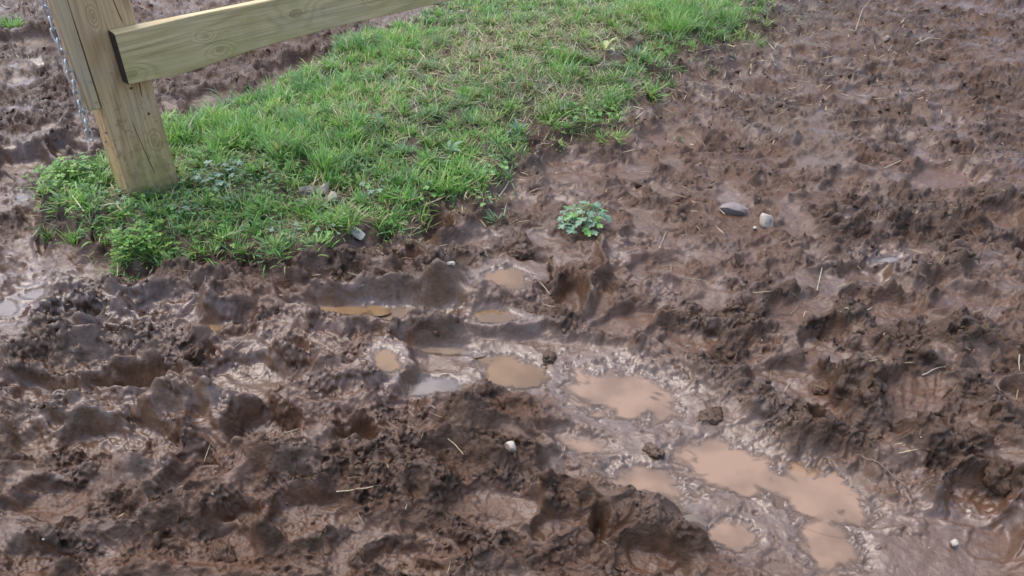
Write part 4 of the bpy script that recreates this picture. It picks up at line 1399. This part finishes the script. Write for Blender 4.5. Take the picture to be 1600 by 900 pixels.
def straw(px_pts, r, mat, label, lift_=0.004, name="straw_stalk", ends=0.0):
    W_ = [on_ground(*q) for q in px_pts]
    pts = []
    k = 5
    for a, b_ in zip(W_[:-1], W_[1:]):
        for i in range(k):
            pts.append(a.lerp(b_, i / k))
    pts.append(W_[-1])
    # a stiff stalk bridges hollows
    zs = [gz(p.x, p.y) for p in pts]
    m = len(pts)
    z0, z1 = zs[0], zs[-1]
    out = []
    for i, p in enumerate(pts):
        t_ = i / (m - 1)
        out.append(Vector((p.x, p.y, max(z0 + (z1 - z0) * t_, zs[i] * 0.6 + 0.4 * (z0 + (z1 - z0) * t_)) + lift_ + ends * t_)))
    tube(name, out, r, r * 0.7, mat, label=label, cat="straw" if mat is STRAW else "twig")


straw([(1202, 238), (1222, 200)], .0022, STRAW, "thin straw stalk standing on the pale dry patch at upper right")
straw([(1276, 456), (1284, 420)], .0020, STRAW, "short upright straw below the pale limestone lump, right of the round smooth print")
straw([(1315, 496), (1338, 488), (1362, 482)], .0022, STRAW, "straw stalk lying on the right mud above the long dark clods")
straw([(1440, 588), (1476, 575)], .0022, STRAW, "thick short straw lying among the clods at right")
straw([(1592, 556), (1594, 580), (1598, 606)], .0020, STRAW, "bent white straw at the right edge of the picture")
straw([(1345, 718), (1385, 738), (1418, 768)], .0019, TWIG, "dark curved twig leaning over the mud right of the oval puddle", .010, "twig")
straw([(1246, 106), (1262, 101), (1280, 98)], .0030, STRAW, "curved cream straw lying above the pale dry patch")
straw([(1430, 71), (1450, 63), (1470, 62)], .0034, STRAW, "pale bent straw lying far off right of the white pebble")
straw([(962, 147), (1000, 134), (1034, 121)], .0030, STRAW, "long pale stem lying at the right foot of the grass bank", .012)
straw([(1046, 140), (1074, 148)], .0024, STRAW, "short straw lying right of the long pale stem")
straw([(526, 770), (560, 764), (592, 760)], .0016, STRAW, "thin pale rootlet lying on the clods at lower centre")
straw([(779, 312), (790, 298), (802, 284)], .0024, STRAW, "straw stalk leaning at the bank corner above the grey smooth print", .01)
straw([(1336, 50), (1345, 25), (1362, 0)], .0024, STRAW, "tall thin straw near the top edge left of the white pebble", .01)
straw([(1172, 118), (1174, 96)], .0034, STRAW, "stubby upright straw right of the bank's far corner")
straw([(1380, 265), (1408, 252)], .0024, STRAW, "straw bit lying above the reddish hoof print at right")
straw([(1030, 390), (1040, 365)], .0016, STRAW, "fine curled straw between the leafy rosette plant and the grey stone")
straw([(700, 690), (712, 705), (724, 712)], .0014, STRAW, "short rootlet on the mud lump below the middle puddles")
straw([(655, 268), (648, 300), (656, 328)], .0022, STRAW, "bent dead stem hanging off the front of the grass bank", .02)

# ------------------------------------------------------------------ single plants


def lobed_leaf(seed, lobes=5, deep=0.45):
    rs = np.random.default_rng(seed)
    V = [(0, 0, 0)]
    m = lobes * 4 + 1
    for i in range(m):
        a = math.radians(-150 + 300 * i / (m - 1))
        k = i % 4
        r = {0: 1 - deep, 1: 0.9, 2: 1.0, 3: 0.9}[k] * (1 + 0.08 * rs.normal())
        x = r * math.cos(a) * 0.5 + 0.28; y = r * math.sin(a) * 0.5
        V.append((x, y, 0.10 * math.sin(a * lobes / 2) * r - 0.12 * (x * x + y * y)))
    F = [(0, i, i + 1) for i in range(1, m)]
    return mesh_arrays("leaf", V, F)


def blade_leaf(seed, wide=0.32):
    rs = np.random.default_rng(seed)
    V, F = [], []
    for i in range(8):
        t_ = i / 7
        w_ = wide * math.sin(math.pi * min(1, 0.06 + t_ * 0.94)) ** 0.8 * (1 - 0.25 * t_) * (1 if i < 7 else 0.02)
        z = 0.30 * math.sin(t_ * 2.2) - 0.10 * t_ * t_
        V += [(t_, -w_ / 2, z + 0.12 * w_), (t_, 0, z - 0.05 * w_), (t_, w_ / 2, z + 0.12 * w_ + 0.02 * rs.normal())]
    for i in range(7):
        F += [(3 * i, 3 * i + 1, 3 * i + 4), (3 * i, 3 * i + 4, 3 * i + 3), (3 * i + 1, 3 * i + 2, 3 * i + 5), (3 * i + 1, 3 * i + 5, 3 * i + 4)]
    return mesh_arrays("leaf", V, F)


LEAF_BLUE = plain_leaf_material("bluish_leaf", (0.15, 0.255, 0.155), 0.38)
LEAF_GREEN = plain_leaf_material("fresh_leaf", (0.13, 0.29, 0.06), 0.42)
LEAF_PALE = plain_leaf_material("yellowing_leaf", (0.38, 0.42, 0.14), 0.45)
STEM = plain_leaf_material("leaf_stem", (0.26, 0.24, 0.11), 0.5, 0.1)
SHAPES = {}
for mname, mat in (("blue", LEAF_BLUE), ("green", LEAF_GREEN), ("pale", LEAF_PALE)):
    for k in range(3):
        a = lobed_leaf(k + 1); a.materials.append(mat); SHAPES[(mname, "lobed", k)] = a
        b_ = blade_leaf(k + 5, (0.30, 0.22, 0.38)[k]); b_.materials.append(mat); SHAPES[(mname, "blade", k)] = b_


def plant(name, px, py, label, n, spread, leaf_size, kind="lobed", tones=("blue", "green"), height=0.03, seed=0, stems=True, squash=1.0, cat="weed", group=None):
    rs = random.Random(seed)
    p = on_ground(px, py)
    root = obj(name, None, label=label, cat=cat, group=group, loc=p)
    root.empty_display_size = 0.03
    for i in range(n):
        a = 2 * math.pi * (i * 0.618 + rs.uniform(-0.06, 0.06))
        d = spread * math.sqrt((i + 0.6) / n) * rs.uniform(0.8, 1.1)
        me = SHAPES[(rs.choice(tones), kind, rs.randrange(3))]
        s = leaf_size * rs.uniform(0.65, 1.15)
        if kind == "lobed":
            hx, hy = d * math.cos(a), d * math.sin(a) * squash
            hz = max(0.006, gz(p.x + hx, p.y + hy) - p.z + 0.008) + height * rs.uniform(0.55, 1.0) * (1 - 0.55 * (d / spread) ** 2)
            o = obj("leaf", me, None, root, loc=(hx, hy, hz))
            o.rotation_euler = (rs.uniform(-0.35, 0.35), rs.uniform(-0.15, 0.5), a)
            o.scale = (s, s, s)
            if stems:
                tube("stem", [(0, 0, 0), (hx * 0.35, hy * 0.35, hz * 0.75 + 0.012), (hx * 0.75, hy * 0.75, hz + 0.008), (hx, hy, hz)], 0.0011, 0.0009, STEM, 5, parent=root)
        else:
            o = obj("leaf", me, None, root, loc=(0.006 * math.cos(a), 0.006 * math.sin(a), 0.0))
            o.rotation_euler = (rs.uniform(-0.2, 0.2), rs.uniform(-0.9, 0.1), a)
            o.scale = (s, s, s)
    return root


plant("leafy_rosette", 912, 356, "green leafy rosette weed growing alone on the bare mud", 50, 0.078, 0.038, tones=("blue", "blue", "green"), height=0.075, seed=3)
plant("leafy_weed", 345, 284, "bluish lobed weed in the clover right of the post foot", 20, 0.085, 0.036, tones=("blue",), height=0.055, seed=5)
plant("leafy_weed", 206, 316, "small bluish weed right in front of the post foot", 9, 0.045, 0.034, tones=("blue", "green"), height=0.04, seed=6)
plant("leafy_weed", 440, 370, "leafy weed on the front lip of the bank left of the long stone", 10, 0.06, 0.026, tones=("green", "blue"), height=0.03, seed=7)
plant("leafy_weed", 590, 300, "leafy weed in the grass above the long greenish stone", 9, 0.06, 0.030, tones=("blue", "green"), height=0.04, seed=8)
plant("leafy_weed", 925, 182, "dark leafy weed at the right rim of the bank", 16, 0.09, 0.032, tones=("green",), height=0.05, seed=9)
plant("leafy_weed", 286, 338, "leafy weed below the post foot on its right side", 9, 0.05, 0.026, tones=("green", "blue"), height=0.035, seed=21)
plant("leafy_weed", 128, 270, "leafy weed at the bank's left corner beside the post", 10, 0.055, 0.026, tones=("green",), height=0.05, seed=22)
plant("leafy_weed", 510, 365, "leafy weed on the bank's front lip below the three stones", 9, 0.05, 0.024, tones=("blue", "green"), height=0.03, seed=23)
plant("leafy_weed", 655, 310, "leafy weed at the front rim of the bank above the boot print", 10, 0.06, 0.026, tones=("green", "blue"), height=0.035, seed=24)
plant("leafy_weed", 770, 265, "leafy weed hanging at the bank's front right corner", 10, 0.06, 0.024, tones=("green",), height=0.03, seed=25)
plant("broad_leaf_plant", 945, 78, "pale yellowing broad leaves at the bank's right rim", 5, 0.06, 0.10, "blade", ("pale",), seed=10)
plant("broad_leaf_plant", 808, 212, "bluish broad leaf weed at the bank rim above the grey smooth print", 5, 0.06, 0.075, "blade", ("blue",), seed=11)
plant("broad_leaf_plant", 700, 240, "broad leaf weed in the grass near the bank's front corner", 6, 0.06, 0.065, "blade", ("blue", "green"), seed=12)
plant("broad_leaf_plant", 1130, 40, "broad leaf weed in the grass near the top edge", 7, 0.06, 0.10, "blade", ("green",), seed=13)
plant("broad_leaf_plant", 560, 205, "broad leaf weed in the middle of the grass bank", 6, 0.06, 0.09, "blade", ("green",), seed=14)
plant("mud_seedling", 520 + 540, 220, "tiny green seedling on the bare mud beyond the rosette", 4, 0.03, 0.016, tones=("green",), height=0.012, seed=15)
plant("mud_seedling", 757, 318, "small green sprig on the mud below the bank corner", 8, 0.05, 0.02, tones=("green",), height=0.03, seed=16)


def tuft(name, px, py, label, n, length, seed, cols=GREENS, wmul=1.0, spread=0.02, lean=0.35):
    p = on_ground(px, py)
    b = np.repeat(np.array([[p.x, p.y, p.z - 0.006]]), n, 0)
    a = rng.uniform(0, 2 * math.pi, n); r = np.abs(rng.normal(0, spread, n))
    b[:, 0] += r * np.cos(a); b[:, 1] += r * np.sin(a)
    b[:, 2] = sample(b[:, 0], b[:, 1]) - 0.004
    c1 = cols[rng.integers(0, len(cols), n)] * rng.uniform(0.8, 1.2, (n, 1))
    v_, f_, c_ = blades(b, a + rng.normal(0, 0.5, n), length * rng.uniform(0.5, 1.1, n), wmul * rng.uniform(0.003, 0.005, n), np.abs(rng.normal(lean, 0.2, n)), np.abs(rng.normal(0.9, 0.4, n)), c1 * 0.9, c1)
    me = mesh_arrays(name, v_, f_); add_col(me, "col", c_)
    obj(name, me, BLADE, label=label, cat="grass tuft")


tuft("grass_tuft", 358, 168, "dark long bladed grass tuft behind the bank under the rail", 34, 0.14, 1, GREENS[[2, 4]] * 0.8, 1.1, 0.02, 0.5)
tuft("grass_tuft", 20, 44, "bright grass tuft on the far mud at the upper left corner", 160, 0.08, 2, GREENS, 1.4, 0.03)
tuft("grass_tuft", 505, 268, "bright dense upright grass tuft above the three stones", 150, 0.10, 3, GREENS[[1, 3]], 1.0, 0.035, 0.2)
tuft("grass_tuft", 1050, 50, "dense upright grass tuft near the top edge of the bank", 160, 0.15, 4, GREENS[[0, 1, 3]], 1.2, 0.06, 0.25)
tuft("grass_tuft", 545, 352, "arching grass tuft beside the long greenish stone", 60, 0.09, 5, GREENS[[0, 3]], 1.0, 0.018, 0.4)
tuft("grass_tuft", 880, 120, "yellow green grass tuft near the right rim of the bank", 90, 0.11, 6, GREENS[[1, 3]] * 1.1, 1.1, 0.04, 0.4)
tuft("grass_tuft", 1020, 108, "small sparse grass sprig at the bank's right foot", 22, 0.06, 7, GREENS, 1.0, 0.02, 0.5)
